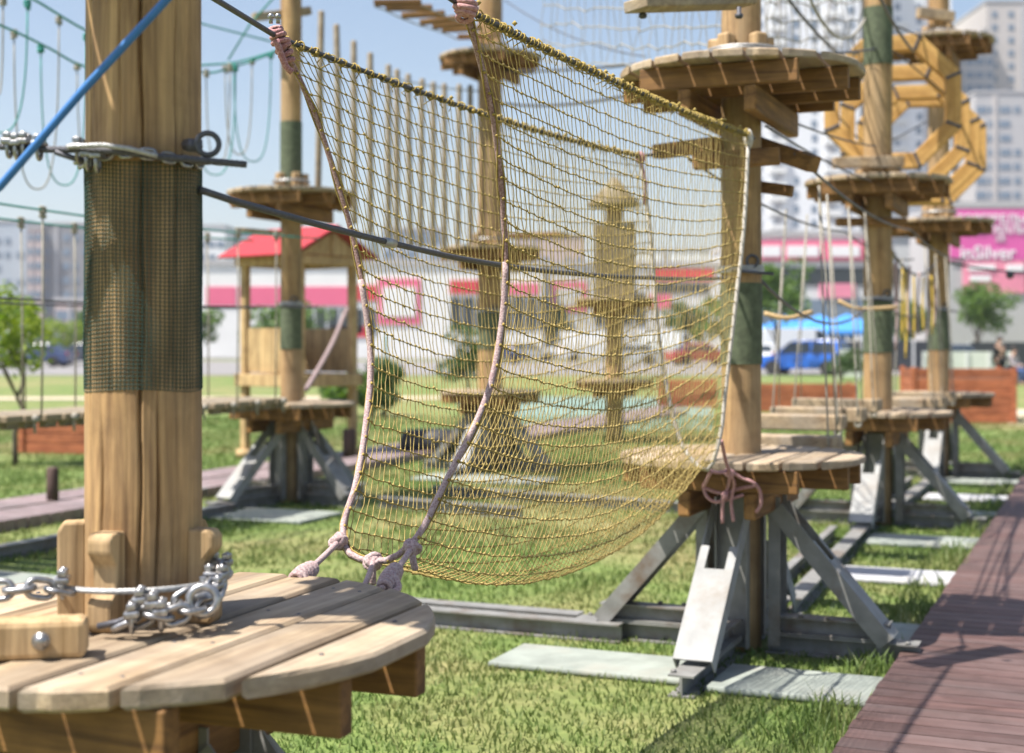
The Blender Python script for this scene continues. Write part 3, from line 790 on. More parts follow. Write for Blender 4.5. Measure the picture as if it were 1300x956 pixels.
# far ties on the next platform
def tieropes(lists, name, r, mat, balls=()):
    for pts in lists:
        mb = MB(); mb.tube(smooth([P(*q) for q in pts], 6), r, 7); mb.build(name, mat, net)
    for q, rr in balls: knotball(P(*q), rr, mat)
tieropes([[(900,597,6.46),(912,600,6.6),(926,598,6.76),(940,606,6.80),(955,612,6.79),(964,622,6.82),(966,640,6.84),(960,650,6.86)],
          [(916,560,6.46),(921,584,6.62),(926,600,6.74),(925,616,6.86),(918,636,6.88),(917,664,6.9)],
          [(926,600,6.76),(932,614,6.84),(928,636,6.87),(931,662,6.88)],
          [(893,618,6.93),(903,623,6.92),(918,626,6.90),(940,620,6.87),(958,617,6.84)],
          [(893,618,6.93),(897,630,6.92),(908,637,6.91),(924,634,6.89),(944,628,6.87)],
          [(902,600,6.47),(897,610,6.7),(893,618,6.9)]], 'tie_rope', .0085, M['pinkrope'], (((925,600,6.75),.022),((920,629,6.86),.02)))
# ------------------------------------------------------------------ cables
def cable(name, pts, r, mat, label, cat='cable', group=None, n=8):
    mb = MB(); mb.tube(pts, r, n); o = mb.build(name, mat); return tag(o, label, cat, group)
cA = sagline(P(160,-70,3.16), A0, 0, 6)[:-1]+[topA(i/30) for i in range(31)]+[P(836,196,7.62)]
cable('steel_cable', cA, .0085, M['cable'], 'dark steel cable carrying the far edge of the trough net')
cB = sagline(P(330,-170,3.12), B0, 0, 6)[:-1]+[topB(i/30) for i in range(31)]+[P(957,176,7.28)]
cable('steel_cable', cB, .0085, M['cable'], 'dark steel cable carrying the near edge of the trough net with yellow lashings')
def zl(px):
    k = (px-650)/F; x0, z0, x1, z1 = -.667, 3.06, 1.085, 7.2
    t = (k*z0-x0)/((x1-x0)-k*(z1-z0)); return z0+(z1-z0)*t
hc = [P(px, py, zl(px)) for px, py in ((254,241),(300,256),(360,273),(430,292),(520,314),(600,331),(700,345),(800,352),(880,354),(928,353))]
cable('hand_cable', smooth(hc, 6), .0085, M['cable'], 'dark hand cable running from the big pole through the net to the next pole')
mb = MB(); mb.tube([P(px,314+(px-520)*.22,zl(px)) for px in (488,494,500)], .013, 8); sl = mb.build('cable_sleeve', M['cable_light'], COL.objects['hand_cable'])
cable('blue_rope', [P(-120,330,2.80), P(0,237,2.80), P(105,115,2.80), P(212,-1,2.80), P(320,-120,2.8)], .0085, M['blue_rope'], 'taut bright blue rope slanting across the thick pole', 'rope')
# cables in the sky
TL = M['teal_rope']
lb = smooth([P(-160,-30,9.3), P(0,32,10.4), P(60,60,11.0), P(110,85,11.6), P(180,90,12.3), P(255,83,13), P(300,79,13.4), P(345,66,13.8), P(362,58,14.0)], 6)
la = smooth([P(-40,-45,9.6), P(44,0,10.5), P(110,39,11.2), P(180,68,12.2), P(255,92,13), P(300,84,13.4), P(362,62,14.1)], 6)
cable('overhead_line', lb, .010, M['teal_rope'], 'lower of the two teal overhead lines carrying rope loops', 'rope', 'teal overhead lines')
cable('overhead_line', la, .010, M['teal_rope'], 'upper of the two teal overhead lines carrying rope loops', 'rope', 'teal overhead lines')
cable('overhead_line', [P(150,2,12.5), P(255,30,13), P(345,53,13.6), P(362,56,14.0)], .009, TL, 'thin line rising leftwards above the teal rope loops', 'rope')
cable('overhead_line', [P(290,76,13.4), P(318,30,13.0), P(345,0,12.8), P(380,-40,12.5)], .009, TL, 'teal line slanting steeply up beside the pale log end', 'rope')
cable('steel_cable', sagline(P(362,54,14.1), P(612,116,17.5), .1, 20), .009, M['cable_light'], 'thin grey wire threading the row of hanging poles')
cable('steel_cable', sagline(P(640,0,15), P(820,72,13.5), .1, 12), .007, M['cable'], 'thin grey wire slanting across the pale sky net')
cable('steel_cable', sagline(P(640,132,17.4), P(900,92,12.6), .12, 14), .016, M['cable'], 'thick grey line from the middle tower to the upper round platform')
cable('steel_cable', sagline(P(640,90,17.4), P(940,62,12), .06, 14), .014, M['cable'], 'grey line just under the pale sky net')
cable('steel_cable', sagline(P(965,68,7.5), P(1112,62,12.3), .02, 14), .010, M['cable'], 'cable from the upper round platform to the green-banded pole')
cable('steel_cable', sagline(P(972,160,7.5), P(1112,232,12.2), .03, 14), .007, M['cable'], 'lower of two slack wires beneath the upper round platform', 'cable')
cable('steel_cable', sagline(P(972,140,7.5), P(1112,186,12.2), .03, 14), .007, M['cable'], 'upper of two slack wires beneath the upper round platform', 'cable')
cable('steel_cable', sagline(P(1020,-20,9), P(1098,24,12.2), .25, 14), .010, M['beige_rope'], 'slack pale line drooping to the top of the green-banded pole', 'rope')
cable('steel_cable', sagline(P(962,352,7.45), P(1108,382,12.3), .22, 16), .009, M['cable'], 'hand wire sagging between the front tower and the second tower')
cable('steel_cable', sagline(P(1118,385,12.5), P(1190,388,16.5), .12, 12), .009, M['cable'], 'hand wire between the second tower and the third tower')
cable('steel_cable', sagline(P(1200,332,16.6), P(1340,345,16.5), .05, 12), .012, M['cable'], 'dark wire leaving the third tower across the billboard')
mb = MB(); mb.ball(P(1282,349,16.55), .05, 8, 6); mb.build('cable_grip', M['cable'], bpy.data.objects[[o.name for o in COL.objects if o.get('label','').startswith('dark wire leaving')][0]])
# ------------------------------------------------------------------ rope loops (stirrups) in the sky
def stirrup(pa, pb, yb, Z, mat, label, grp='rope loops on the overhead lines'):
    a = P(*pa, Z); b = P(*pb, Z+.25); t = thing('rope_stirrup', label, 'rope loop', a, 0, grp)
    lo = P((pa[0]+pb[0])/2, yb, Z+.12); pts = []
    n = 22
    for i in range(n+1):
        s = i/n; q = a.lerp(b, .5-.5*math.cos(PI*s)); z = a.z+(b.z-a.z)*s; dep = (z-lo.z)*(1-abs(2*s-1)**2.6); pts.append(Vector((q.x, q.y, z-dep))-a)
    m1 = MB(); m1.tube(pts, .0068, 6); m1.build('loop', mat, t)
    for p in (pts[0], pts[-1]):
        m2 = MB()
        for k in range(3): m2.ring(p+Vector((0,0,-.02*k+.02)), (random.gauss(0,.3),random.gauss(0,.3),1), .02, .012, 8, 5)
        m2.build('knot', mat, t)
    return t
tl, bl = M['teal_rope'], M['beige_rope']
stirrup((-38,20), (35,6), 168, 10.6, tl, 'teal rope loop against the sky at the far left edge')
stirrup((-10,5), (4,2), 120, 10.4, bl, 'pale rope loop cut off by the left edge of the view')
stirrup((18,44), (75,26), 240, 10.9, bl, 'pale rope loop hanging left of the thick pole')
stirrup((52,62), (110,47), 235, 11.3, tl, 'teal rope loop hanging partly behind the thick pole')
stirrup((98,84), (150,70), 230, 11.8, bl, 'pale rope loop mostly hidden behind the thick pole')
stirrup((262,94), (292,86), 208, 13.0, bl, 'pale rope loop nearest the thick pole on its right side')
stirrup((246,90), (299,86), 222, 13.05, tl, 'teal rope loop just right of the thick pole')
stirrup((286,88), (320,78), 196, 13.4, bl, 'pale rope loop between the thick pole and the pole by the hut')
stirrup((297,86), (344,70), 205, 13.5, tl, 'teal rope loop nearest the pole by the hut')
# ------------------------------------------------------------------ hanging poles row
POLES = [(408,14,14.5),(427,31,14.8),(449,52,15.1),(470,67,15.4),(493,82,15.7),(504,88,15.9),(518,94,16.1),(536,100,16.4),(550,104,16.6),(564,106,16.8),(583,107,17.05),(597,108,17.3)]
mb = MB(); mb.lathe([(.028,-1.95),(.033,-1.93),(.036,-1.0),(.033,-.02),(.026,0)], 10); polem = mb.mesh('hanging_pole'); polem.materials.append(M['greywood'])
for i, (px, py, Z) in enumerate(POLES):
    o = obj('hanging_pole', polem, None, None, P(px, py, Z), random.uniform(0, 6))
    o.rotation_euler[0] = random.gauss(0, .012); o.rotation_euler[1] = random.gauss(0, .012)
    tag(o, ['tallest-looking pole at the start of the hanging row, right of the hut pole'][0] if i == 0 else 'slim wooden pole hanging upright in a row against the sky', 'pole', 'poles hanging in a row')
# ------------------------------------------------------------------ plank bridge in the sky
br = thing('plank_bridge', 'string of narrow planks hung high in the sky above the net', 'bridge', P(505,3,14.7), 0)
pl = [((475,4),(535,3)),((490,10),(549,10)),((510,20),(565,17)),((533,29),(580,23)),((549,34),(596,29)),((561,38),(612,36)),((581,47),(625,46))]
for i, (a, b) in enumerate(pl):
    Z = 14.7+i*.42; mb = MB(); pa, pb = P(*a, Z), P(*b, Z)
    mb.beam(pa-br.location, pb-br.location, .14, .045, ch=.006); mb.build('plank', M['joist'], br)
for k in (0, 1):
    mb = MB(); mb.tube([P(*pl[i][k], 14.7+i*.42)-br.location+Vector((0,0,-.03)) for i in range(len(pl))], .008, 5); mb.build('rope', bl, br)
# big suspended plank near the top of the front tower
hp = thing('hanging_step', 'thick plank step with bolts hanging at the top edge above the upper round platform', 'step', P(875,4,6.3), 0)
mb = MB(); mb.beam(P(806,6,6.1)-hp.location, P(946,2,6.45)-hp.location, .16, .05, ch=.006); mb.build('plank', M['deck'], hp)
for px in (816, 938):
    mb = MB(); mb.lathe([(.012,-.05),(.018,-.045),(.018,-.03),(.01,-.028),(.01,0)], 6, P(px, 9, 6.2)-hp.location); mb.build('bolt', M['cable'], hp)
for px in (830, 925):
    mb = MB(); mb.tube([P(px,2,6.3)-hp.location, P(px,-240,6.3)-hp.location], .008, 6); mb.build('rope', bl, hp)
# pale wide net in the sky
def skynet(x0, x1, y0, y1, Z0, Z1, nx, ny, label, mat, dip):
    mb = MB(); g = []
    for i in range(nx+1):
        u = i/nx; col_ = []
        for j in range(ny+1):
            v = j/ny; p = P(x0+(x1-x0)*u, y0+(y1-y0)*v+dip*math.sin(PI*u)*(1-.3*v), Z0+(Z1-Z0)*u)
            col_.append(p+Vector((random.gauss(0,.012), random.gauss(0,.03), random.gauss(0,.012))))
        g.append(col_)
    for j in range(ny+1): mb.tube([g[i][j] for i in range(nx+1)], .006, 5, caps=False)
    for i in range(nx+1): mb.tube(g[i], .004, 4, caps=False)
    return tag(mb.build('climbing_net', mat), label, 'net')
skynet(690, 925, -40, 78, 12.6, 9.5, 26, 5, 'pale wide-meshed net strung in the sky left of the front tower', M['beige_rope'], 6)
skynet(968, 1090, -20, 92, 10.2, 12.4, 16, 5, 'pale wide-meshed net before the white tower block, right of the front tower', M['beige_rope'], 3)
# ------------------------------------------------------------------ timber steps between front and second tower
steps = [(1066,537,546,9.3,'nearest thick timber step hanging just behind the front tower, pale lower face'),(1092,527,531,10.2,'second hanging timber step behind the front tower'),(1112,515,517,11.0,'third hanging timber step, just before the second tower')]
def swing_step(c, L, label, hr=1.5, grp='timber steps hung between the towers', w=.15, hh=.10):
    t = thing('swing_step', label, 'step', c, -ROW+random.uniform(-.05,.05), grp)
    m1 = MB(); m1.box((0,0,0), (L,w,hh), None, .01); m1.box((0,w*.95,.0), (L,w*.7,hh*.9), None, .01); m1.build('beam', M['deck'], t)
    for s in (-1,1):
        m2 = MB(); m2.tube([(s*L*.46,-w*.4,-.06),(s*L*.46,-w*.55,.05),(s*L*.34,.0,hr)], .0062, 6); m2.tube([(s*L*.46,w*.9,.05),(s*L*.44,w*.5,.5),(s*L*.34,.02,hr)], .005, 6)
        m2.ring((s*L*.46,-w*.4,-.06), (0,1,0), .02, .012, 8, 5); m2.build('rope', M['beige_rope'], t)
    return t
for (xr, ya, yb, Z, lab) in steps:
    c = P(xr, ya, Z)-RX*.31; swing_step(c, .66, lab)
for i, (al, zz, lab) in enumerate(((1.1,1.0,'first pale timber step past the second tower'),(2.0,.98,'second pale timber step past the second tower'),(2.9,1.0,'third pale timber step past the second tower, near the third pole'))):
    c = T3+RY*(al+.3)+Vector((0,0,zz)); swing_step(c, .66, lab)
for i, (al, lab) in enumerate(((.9,'log step half hidden behind the front pole'),)):
    swing_step(T2+RY*(al+.1)+Vector((0,0,1.0)), .62, lab)
for (A_, B_, w1, w2) in ((T2, T3, 'front tower', 'second tower'), (T3, T4, 'second tower', 'third tower')):
    for off in (-.28, .28):
        cable('steel_cable', sagline(A_+RX*off+Vector((0,0,2.56)), B_+RX*off+Vector((0,0,2.56)), .08, 20), .008, M['cable'], ('boardwalk-side' if off > 0 else 'lawn-side')+' line carrying the hangers between '+w1+' and '+w2)
# rope cross ties between hanger ropes
for (pa, pm, pb, Z, lab) in (((970,398),(1000,404),(1030,396),9.9,'tan rope tie between two hangers right of the front pole'),((1064,382),(1090,392),(1138,390),11.8,'tan rope tie sagging across the second pole')):
    cable('rope_tie', smooth([P(*pa,Z),P(*pm,Z),P(*pb,Z+.2)],6), .016, M['block'] if False else ropemat('tan rope',(.42,.27,.12),(.60,.42,.22),90), lab, 'rope')
# yellow and mauve dangling ropes between second and third tower
xs = [(1132,318,480),(1138,330,445),(1146,340,430),(1155,338,425),(1160,350,430),(1167,345,425),(1172,352,420),(1177,352,428),(1182,350,425),(1187,345,415),(1150,345,455),(1135,335,400)]
for i, (px, y0, y1) in enumerate(xs):
    Z = 13.2+2.6*(px-1132)/60+random.uniform(-.2,.2); a = P(px,y0,Z); b = P(px+random.uniform(-2,2),y1,Z)
    mt = M['yellow_rope'] if i % 2 == 0 else M['mauve']
    cable('hanging_rope', smooth([a, a.lerp(b,.5)+Vector((random.gauss(0,.015),0,0)), b], 5), .011, mt, 'yellow rope dangling in the bunch between the second and third poles' if i % 2 == 0 else 'mauve rope dangling in the bunch between the second and third poles', 'rope', 'ropes dangling between the second and third poles')
cable('steel_cable', sagline(P(1122,300,12.6), P(1190,330,16.4), .25, 12), .012, M['cable'], 'sagging line from which the yellow ropes dangle')
# upper crossing between front and second tower: rope loops that throw their shadows on the boardwalk
uc = sagline(T2+Vector((0,0,6.0)), T3+Vector((0,0,6.0)), .1, 24)
cable('overhead_line', uc, .012, M['cable'], 'overhead line high above the frame between the front and second towers')
for i in range(5):
    a = uc[3+i*4]; b = uc[min(24, 6+i*4)]; t = thing('rope_stirrup', 'rope loop hung high between the front and second towers', 'rope loop', a, 0, 'rope loops above the boardwalk side')
    pts = [Vector(((b-a).x*s, (b-a).y*s, -1.0*(1-abs(2*s-1)**3)))+RX*.10*math.sin(PI*s) for s in [k/16 for k in range(17)]]
    m1 = MB(); m1.tube(pts, .016, 6); m1.build('loop', M['beige_rope'], t)
for off in (-.3, .3):
    cable('steel_cable', sagline(T2+RX*(off+.1)+Vector((0,0,4.1)), T3+RX*off+Vector((0,0,4.1)), .12, 20), .012, M['cable'], 'hand line of the upper crossing on the boardwalk side' if off > 0 else 'hand line of the upper crossing on the lawn side')
# ------------------------------------------------------------------ rope bridge at the left, to the hut tower
rb = thing('rope_bridge', 'low plank bridge on hanger ropes running left from the tower by the hut', 'bridge', T5, -ROW)
Lb = 5.6
def rbz(s): return 1.045+.045*s-.03*math.sin(PI*s)
mb = MB(); mb.box((0,0,0), (.72,.17,.05), None, .008); mb.box((-.3,0,-.05),(.06,.12,.05)); mb.box((.3,0,-.05),(.06,.12,.05)); plm = mb.mesh('plank'); plm.materials.append(M['greywood'])
mb = MB(); 
for s in (-1,1): mb.ball((s*.37,0,-.005), .032, 8, 6); mb.tube([(s*.36,0,0),(s*.37,0,-.11)], .011, 5)
knm = mb.mesh('knot'); knm.materials.append(M['beige_rope'])
npl = 27
for i in range(npl):
    s = (i+.5)/npl; y = -.62-s*Lb
    p = obj('plank', plm, None, rb, (random.gauss(0,.008), y, rbz(s)), random.gauss(0,.02))
    if i % 2 == 0: obj('knot', knm, None, p, (0,0,0))
def rbh(s, z0=2.60): return z0-.06*math.sin(PI*s)
for sd in (-1, 1):
    mb = MB(); mb.tube([(sd*.38, -.1-s*Lb*1.05, rbh(s)) for s in [k/20 for k in range(21)]], .009, 6); mb.build('hand_line', M['teal_rope'], rb)
    mb = MB(); mb.tube([(sd*.36, -.1-s*Lb*1.05, 1.93-.04*math.sin(PI*s)) for s in [k/20 for k in range(21)]], .008, 6); mb.build('hand_line', M['cable'], rb)
    for k in range(9):
        s = (k+.4)/9; mb = MB(); y = -.62-s*Lb
        mb.tube([(sd*.38,y,rbh(s)),(sd*.375,y+.01,(rbh(s)+rbz(s))/2),(sd*.37,y,rbz(s))], .0075, 6)
        for q in range(3): mb.ring((sd*.38,y,rbh(s)+.02-.03*q), (0,.3,1), .018, .013, 8, 5)
        mb.build('hanger_rope', M['beige_rope'], rb)
# ------------------------------------------------------------------ octagon rings
RB = MB(); side = 1.16*math.tan(PI/8)*1.0
RB.box((0,0,0), (side*1.02,.15,.138), None, .008); rbm = RB.mesh('ring_beam'); rbm.materials.append(M['ringwood'])
JB = MB(); JB.box((0,0,0), (.026,.165,.146), None, .004); jbm = JB.mesh('joint_plate'); jbm.materials.append(M['cable'])
RG = [(1132,131,13.0,'nearest orange octagon ring, behind the green-banded pole'),(1148,163,13.8,'second orange octagon ring, just behind the nearest one'),(1165,184,14.6,'third orange octagon ring, low behind the second pole'),(1177,190,15.4,'farthest orange octagon ring, nearest the third pole')]
for (px, py, Z, lab) in RG:
    c = P(px, py, Z); t = thing('octagon_ring', lab, 'ring', c, -ROW*.55, 'octagon rings of the tunnel between the towers')
    ap = .535
    for k in range(8):
        a = k*PI/4
        o = obj('ring_beam', rbm, None, t); o.location = (ap*math.sin(a), 0, ap*math.cos(a)); o.rotation_euler = (0, a, 0); o.scale = (.93,1,1)
        a2 = a+PI/8; j = obj('joint_plate', jbm, None, t); rr = ap/math.cos(PI/8); j.location = (rr*math.sin(a2), 0, rr*math.cos(a2)); j.rotation_euler = (0, a2, 0)
for k, (dx, dz) in enumerate(((-.35,.42),(.35,.42),(-.55,-.1),(.55,-.1))):
    pts = [P(px,py,Z)+Vector((dx*1.0,0,dz+.12)) for (px,py,Z,_) in RG]
    cable('steel_cable', smooth([T3+Vector((dx*.3,.1,4.2+dz*.5))]+pts+[T4+Vector((dx*.3,-.1,4.2+dz*.5))], 5), .008, M['cable'], ['wire joining the octagon rings at their upper left','wire joining the octagon rings at their upper right','wire joining the octagon rings at their left side','wire joining the octagon rings at their right side'][k])
# ------------------------------------------------------------------ roofed tower far behind the net
t7 = thing('lookout_tower', 'distant wooden lookout with a small peaked roof seen through the net', 'tower', (1.62,22.5,0), -ROW)
post_simple(t7, .14, 3.75)
mb = MB(); mb.lathe([(.42,3.72),(.44,3.76),(.22,3.98),(.03,4.2),(.0,4.21)], 12); mb.build('roof', M['lookout'], t7)
for k in range(4):
    mb = MB(); a = k*PI/2
    for i in range(5): mb.box(((i-2)*.116, -.30, 2.86), (.108,.04,1.15+.05*((i*7) % 3)), None, .006)
    o = mb.build('wall_panel', M['lookout'], t7); o.rotation_euler = (0,0,a+R(20))
platform(t7, 1.0); platform(t7, 2.28)
for k, (dx, lab) in enumerate(((-.9, 0),)):
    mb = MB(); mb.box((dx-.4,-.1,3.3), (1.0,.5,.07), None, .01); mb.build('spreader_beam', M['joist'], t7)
# ------------------------------------------------------------------ red-roofed play hut
hc_ = Vector((-2.92, 19.5, 0)); hut = thing('play_hut', 'open wooden play hut with a red gabled roof on tall posts', 'play hut', hc_, R(-38))
hx, hy = .50, .46
for sx in (-1,1):
    for sy in (-1,1):
        mb = MB(); mb.box((sx*hx, sy*hy, 1.36), (.095,.095,2.63), None, .008); mb.lathe([(.12,0),(.12,.12)], 10, (sx*hx, sy*hy, 0)); mb.build('post', M['hutwood'], hut)
fl = MB()
for i in range(8): fl.box((-hx+.02+i*.140, 0, 1.07), (.134, hy*2+.12, .04), None, .004)
fl.build('floor', M['deck'], hut)
for sy in (-1,1):
    mb = MB(); mb.box((0, sy*(hy+.075), 1.04), (hx*2+.2,.05,.16), None, .008); mb.build('beam', M['hutwood'], hut)
    mb = MB(); mb.box((0, sy*(hy+.07), 2.60), (hx*2+.2,.05,.12), None, .008); mb.build('beam', M['hutwood'], hut)
for sx in (-1,1):
    mb = MB(); mb.box((sx*(hx+.075), 0, 1.04), (.05,hy*2+.2,.16), None, .008); mb.build('beam', M['hutwood'], hut)
    mb = MB(); mb.box((sx*(hx+.07), 0, 2.60), (.05,hy*2+.2,.12), None, .008); mb.build('beam', M['hutwood'], hut)
def rail_panel(x0, x1, y, along):
    mb = MB(); n = 11
    for i in range(n):
        q = x0+(x1-x0)*(i+.5)/n; c = (q, y, 1.43) if along == 'x' else (y, q, 1.43)
        mb.box(c, (.075,.022,.58) if along == 'x' else (.022,.075,.58), None, .004)
    for z in (1.2,1.66):
        c = ((x0+x1)/2, y+.03, z) if along == 'x' else (y+.03, (x0+x1)/2, z)
        mb.box(c, (x1-x0,.03,.06) if along == 'x' else (.03,x1-x0,.06), None, .004)
    mb.build('railing', M['hutwood'], hut)
rail_panel(-hx+.06, hx-.06, -hy, 'x'); rail_panel(-hx+.06, hx-.06, hy, 'x'); rail_panel(-hy+.06, hy-.06, -hx, 'y')
# gable roof, ridge along local x ; slopes of ribbed sheet
rf = bpy.data.objects.new('roof', None); COL.objects.link(rf); rf.parent = hut
for s in (-1,1):
    mb = MB(); n = 9; e0_, e1_ = .74, 0.0
    for i in range(n):
        f0, f1 = i/n, (i+1)/n
        y0_, z0_ = s*(.74*(1-f0)), 2.64+.40*f0; y1_, z1_ = s*(.74*(1-f1)), 2.64+.40*f1+.018
        mb.beam((0, y0_, z0_+.01), (0, y1_, z1_), 1.42, .022, up=(0,0,1))
    mb.build('roof_slope', M['redroof'], rf)
for s in (-1,1):
    mb = MB(); x = s*.58
    mb.add([(x,-.56,2.67),(x,.56,2.67),(x,0,2.97),(x+.03*s,-.56,2.67),(x+.03*s,.56,2.67),(x+.03*s,0,2.97)], [(0,1,2),(3,5,4),(0,3,4,1),(1,4,5,2),(2,5,3,0)])
    mb.box((x+s*.04,0,2.81),(.05,.07,.28)); mb.build('gable', M['hutwood'], rf)
cable('climbing_rope', smooth([P(441,391,18.9), P(420,440,17.6), P(394,486,16.2), P(389,494,15.8)], 6), .03, M['darkrope'], 'thick mauve rope slanting down from the hut post', 'rope')
# ------------------------------------------------------------------ planters, bollards, odds
def planter(c, w, d, h, rz, label):
    t = thing('planter_box', label, 'planter', c, rz, 'red-brown wooden boxes on the grass')
    for (x, y, a, L) in ((0,-d/2,0,w),(0,d/2,0,w),(-w/2,0,PI/2,d),(w/2,0,PI/2,d)):
        mb = MB(); n = max(3, int(h/.16)); 
        for i in range(n): mb.box((0,0,(i+.5)*h/n), (L-.02,.035,h/n-.012), None, .004)
        o = mb.build('side_panel', M['planter'], t, ); o.location = (x,y,0); o.rotation_euler = (0,0,a)
    for sx in (-1,1):
        for sy in (-1,1):
            mb = MB(); mb.box((sx*w/2,sy*d/2,h*.52), (.09,.09,h*1.04), None, .006); mb.build('corner_post', M['planter'], t)
    mb = MB(); mb.box((0,0,h*.8), (w-.06,d-.06,.04)); mb.build('soil', M['bark'], t)
planter(Vector((-6.35,20.6,0)), 1.1, .9, .44, R(-12), 'red-brown wooden box left of the thick pole')
planter(Vector((8.85,28.3,0)), 1.9, 1.3, 1.05, R(-6), 'tall red-brown slatted wooden box beyond the third tower')
planter(Vector((6.6,32.5,0)), 2.3, .9, .62, R(-4), 'low red-brown box behind the front pole, before the blue car')
planter(Vector((4.25,34.5,0)), 1.3, .8, .66, R(-4), 'red-brown wooden box seen through the far end of the net')
def bollard(c, r, h, label):
    mb = MB(); mb.lathe([(r,0),(r*1.02,h*.5),(r,h-.02),(r*.85,h)], 14); o = mb.build('bollard', M['bollard']); o.location = c; tag(o, label, 'bollard', 'dark brown bollards')
bollard(G(67,641), .058, .37, 'dark brown bollard beside the narrow boardwalk, left of the thick pole')
bollard(G(443,584), .085, .42, 'dark brown bollard below the right corner of the play hut')
mb = MB(); mb.lathe([(.035,0),(.035,1.15),(.02,1.17)], 10); o = mb.build('marker_post', M['teal_paint']); o.location = G(490,478)+Vector((0,0,0)); o.scale=(1.6,1.6,1.6); tag(o, 'teal post on the grass behind the left panel of the net', 'post')
# black tube on the grass
tb = MB(); c = P(551,562,19.6); tb.tube([c+Vector((-.44,.05,0)), c+Vector((-.40,.04,0)), c+Vector((0,0,0)), c+Vector((.40,-.04,0)), c+Vector((.44,-.05,0))], [.12,.185,.20,.185,.12], 16)
o = tb.build('rubber_roller', M['tube_black']); tag(o, 'fat black rubber roller hanging low behind the net', 'roller')
rl = MB(); rl.tube([c+Vector((-.46,.05,-.0)), c+Vector((-.46,.05,-.28))], .02, 6); rl.tube([c+Vector((.46,-.05,0)), c+Vector((.46,-.05,-.28))], .02, 6); rl.tube([c+Vector((-.46,.05,0)), c+Vector((.46,-.05,0))], .02, 6); rl.box(c+Vector((0,0,-.27)), (1.1,.12,.05)); rl.build('stand', M['steel'], o)
# ------------------------------------------------------------------ trees and shrubs
def leaves(c, rad, n, size, mat_, seedk, clumps=14, flat=1.0):
    g = np.random.default_rng(seedk); V = []; Fc = []
    cl = []
    for i in range(clumps):
        d = g.normal(size=3); d /= np.linalg.norm(d); r_ = g.uniform(.25,.88)
        cl.append((np.array([d[0]*rad[0], d[1]*rad[1], d[2]*rad[2]])*r_, g.uniform(.28,.5)))
    for i in range(n):
        cc, cr = cl[g.integers(clumps)]
        d = g.normal(size=3); d /= np.linalg.norm(d); p = cc+d*np.array(rad)*cr*g.uniform(.3,1)**.5
        a = g.normal(size=3); a /= np.linalg.norm(a); b = np.cross(a, g.normal(size=3)); b /= np.linalg.norm(b)
        s = size*g.uniform(.6,1.4); k = len(V)
        for q in (-a*s, b*s*.5, a*s, -b*s*.5): V.append(tuple(np.array(c)+p+q))
        Fc.append((k,k+1,k+2,k+3))
    me = bpy.data.meshes.new('crown'); me.from_pydata(V, [], Fc); me.materials.append(mat_); return me
def tree(name, label, base, th, cz, rad, n, size, mat_, sd, tr=.05, group=None, cat='tree', clumps=14):
    t = thing(name, label, cat, base, 0, group)
    rr = random.Random(sd); mb = MB()
    pts = [(rr.gauss(0,.02)*i, rr.gauss(0,.02)*i, th*i/5) for i in range(6)]
    mb.tube(pts, [tr*(1.15-.1*i) for i in range(6)], 8)
    for i in range(6):
        a = rr.uniform(0, 6.28); s = Vector(pts[3+i % 3]); e = Vector((math.cos(a)*rad[0]*.7, math.sin(a)*rad[1]*.7, cz+rr.uniform(-.3,.5)*rad[2]))
        mb.tube([s, s.lerp(e,.5)+Vector((0,0,.08*rad[2])), e], [tr*.45,tr*.3,tr*.12], 5)
    mb.build('trunk', M['bark'], t)
    obj('crown', leaves((0,0,cz), rad, n, size, mat_, sd, clumps), None, t); return t
tree('young_tree', 'young yellow-green tree at the left edge of the lawn', Vector((-6.35,18.2,0)), 1.1, 1.72, (.66,.6,.78), 950, .055, M['leaf_y'], 3, .035)
tree('leafy_tree', 'round green tree just right of the front pole, behind the blue tents', G(1000,478)+Vector((0,3,0)), 2.4, 4.2, (1.9,1.6,1.9), 2600, .13, M['leaf_g'], 5, .1, None, 'tree', 22)
tree('leafy_tree', 'green tree below the magenta billboard', G(1252,474)+Vector((.3,2,0)), 2.2, 3.3, (1.7,1.5,1.25), 2400, .12, M['leaf_g'], 6, .09, None, 'tree', 22)
tree('leafy_tree', 'green tree behind the railing of the red-roofed hut', G(340,478)+Vector((0,4,0)), 1.2, 2.4, (2.2,1.4,1.2), 2200, .13, M['leaf_g'], 8, .09, None, 'tree', 20)
tree('shrub', 'leafy shrub on the lawn right of the hut tower', G(475,535)+Vector((0,2,0)), .35, .75, (.85,.7,.55), 1500, .07, M['leaf_d'], 9, .04, None, 'shrub', 12)
tree('shrub', 'dark shrub beside the hut steps, left of the net', G(425,540)+Vector((0,3,0)), .3, .6, (.7,.6,.45), 1100, .07, M['leaf_g'], 10, .04, None, 'shrub', 12)
tree('shrub', 'low shrub near the middle tower behind the net', G(590,500)+Vector((0,3,0)), .5, 1.15, (1.15,.8,.9), 1700, .09, M['leaf_d'], 12, .05, None, 'shrub', 12)
tree('shrub', 'shrub in front of the parked dark car past the blue car', G(1068,484)+Vector((0,0,0)), .4, .75, (1.2,.8,.55), 1200, .09, M['leaf_d'], 13, .05, None, 'shrub', 10)
tree('shrub', 'yellow-green bush behind the young tree at the left', G(70,462)+Vector((0,0,0)), 1.0, 2.0, (2.6,1.6,1.2), 1500, .15, M['leaf_y'], 14, .07, None, 'shrub', 14)
far = [(-8,430,140,4.6,7),(120,430,150,4,6),(250,430,130,3.2,5),(575,432,170,3.5,6),(700,430,150,3.6,6),(870,430,120,3.2,5),(925,430,118,3.4,5.4),(1150,430,125,3.4,5.5),(1228,430,135,3.6,5)]
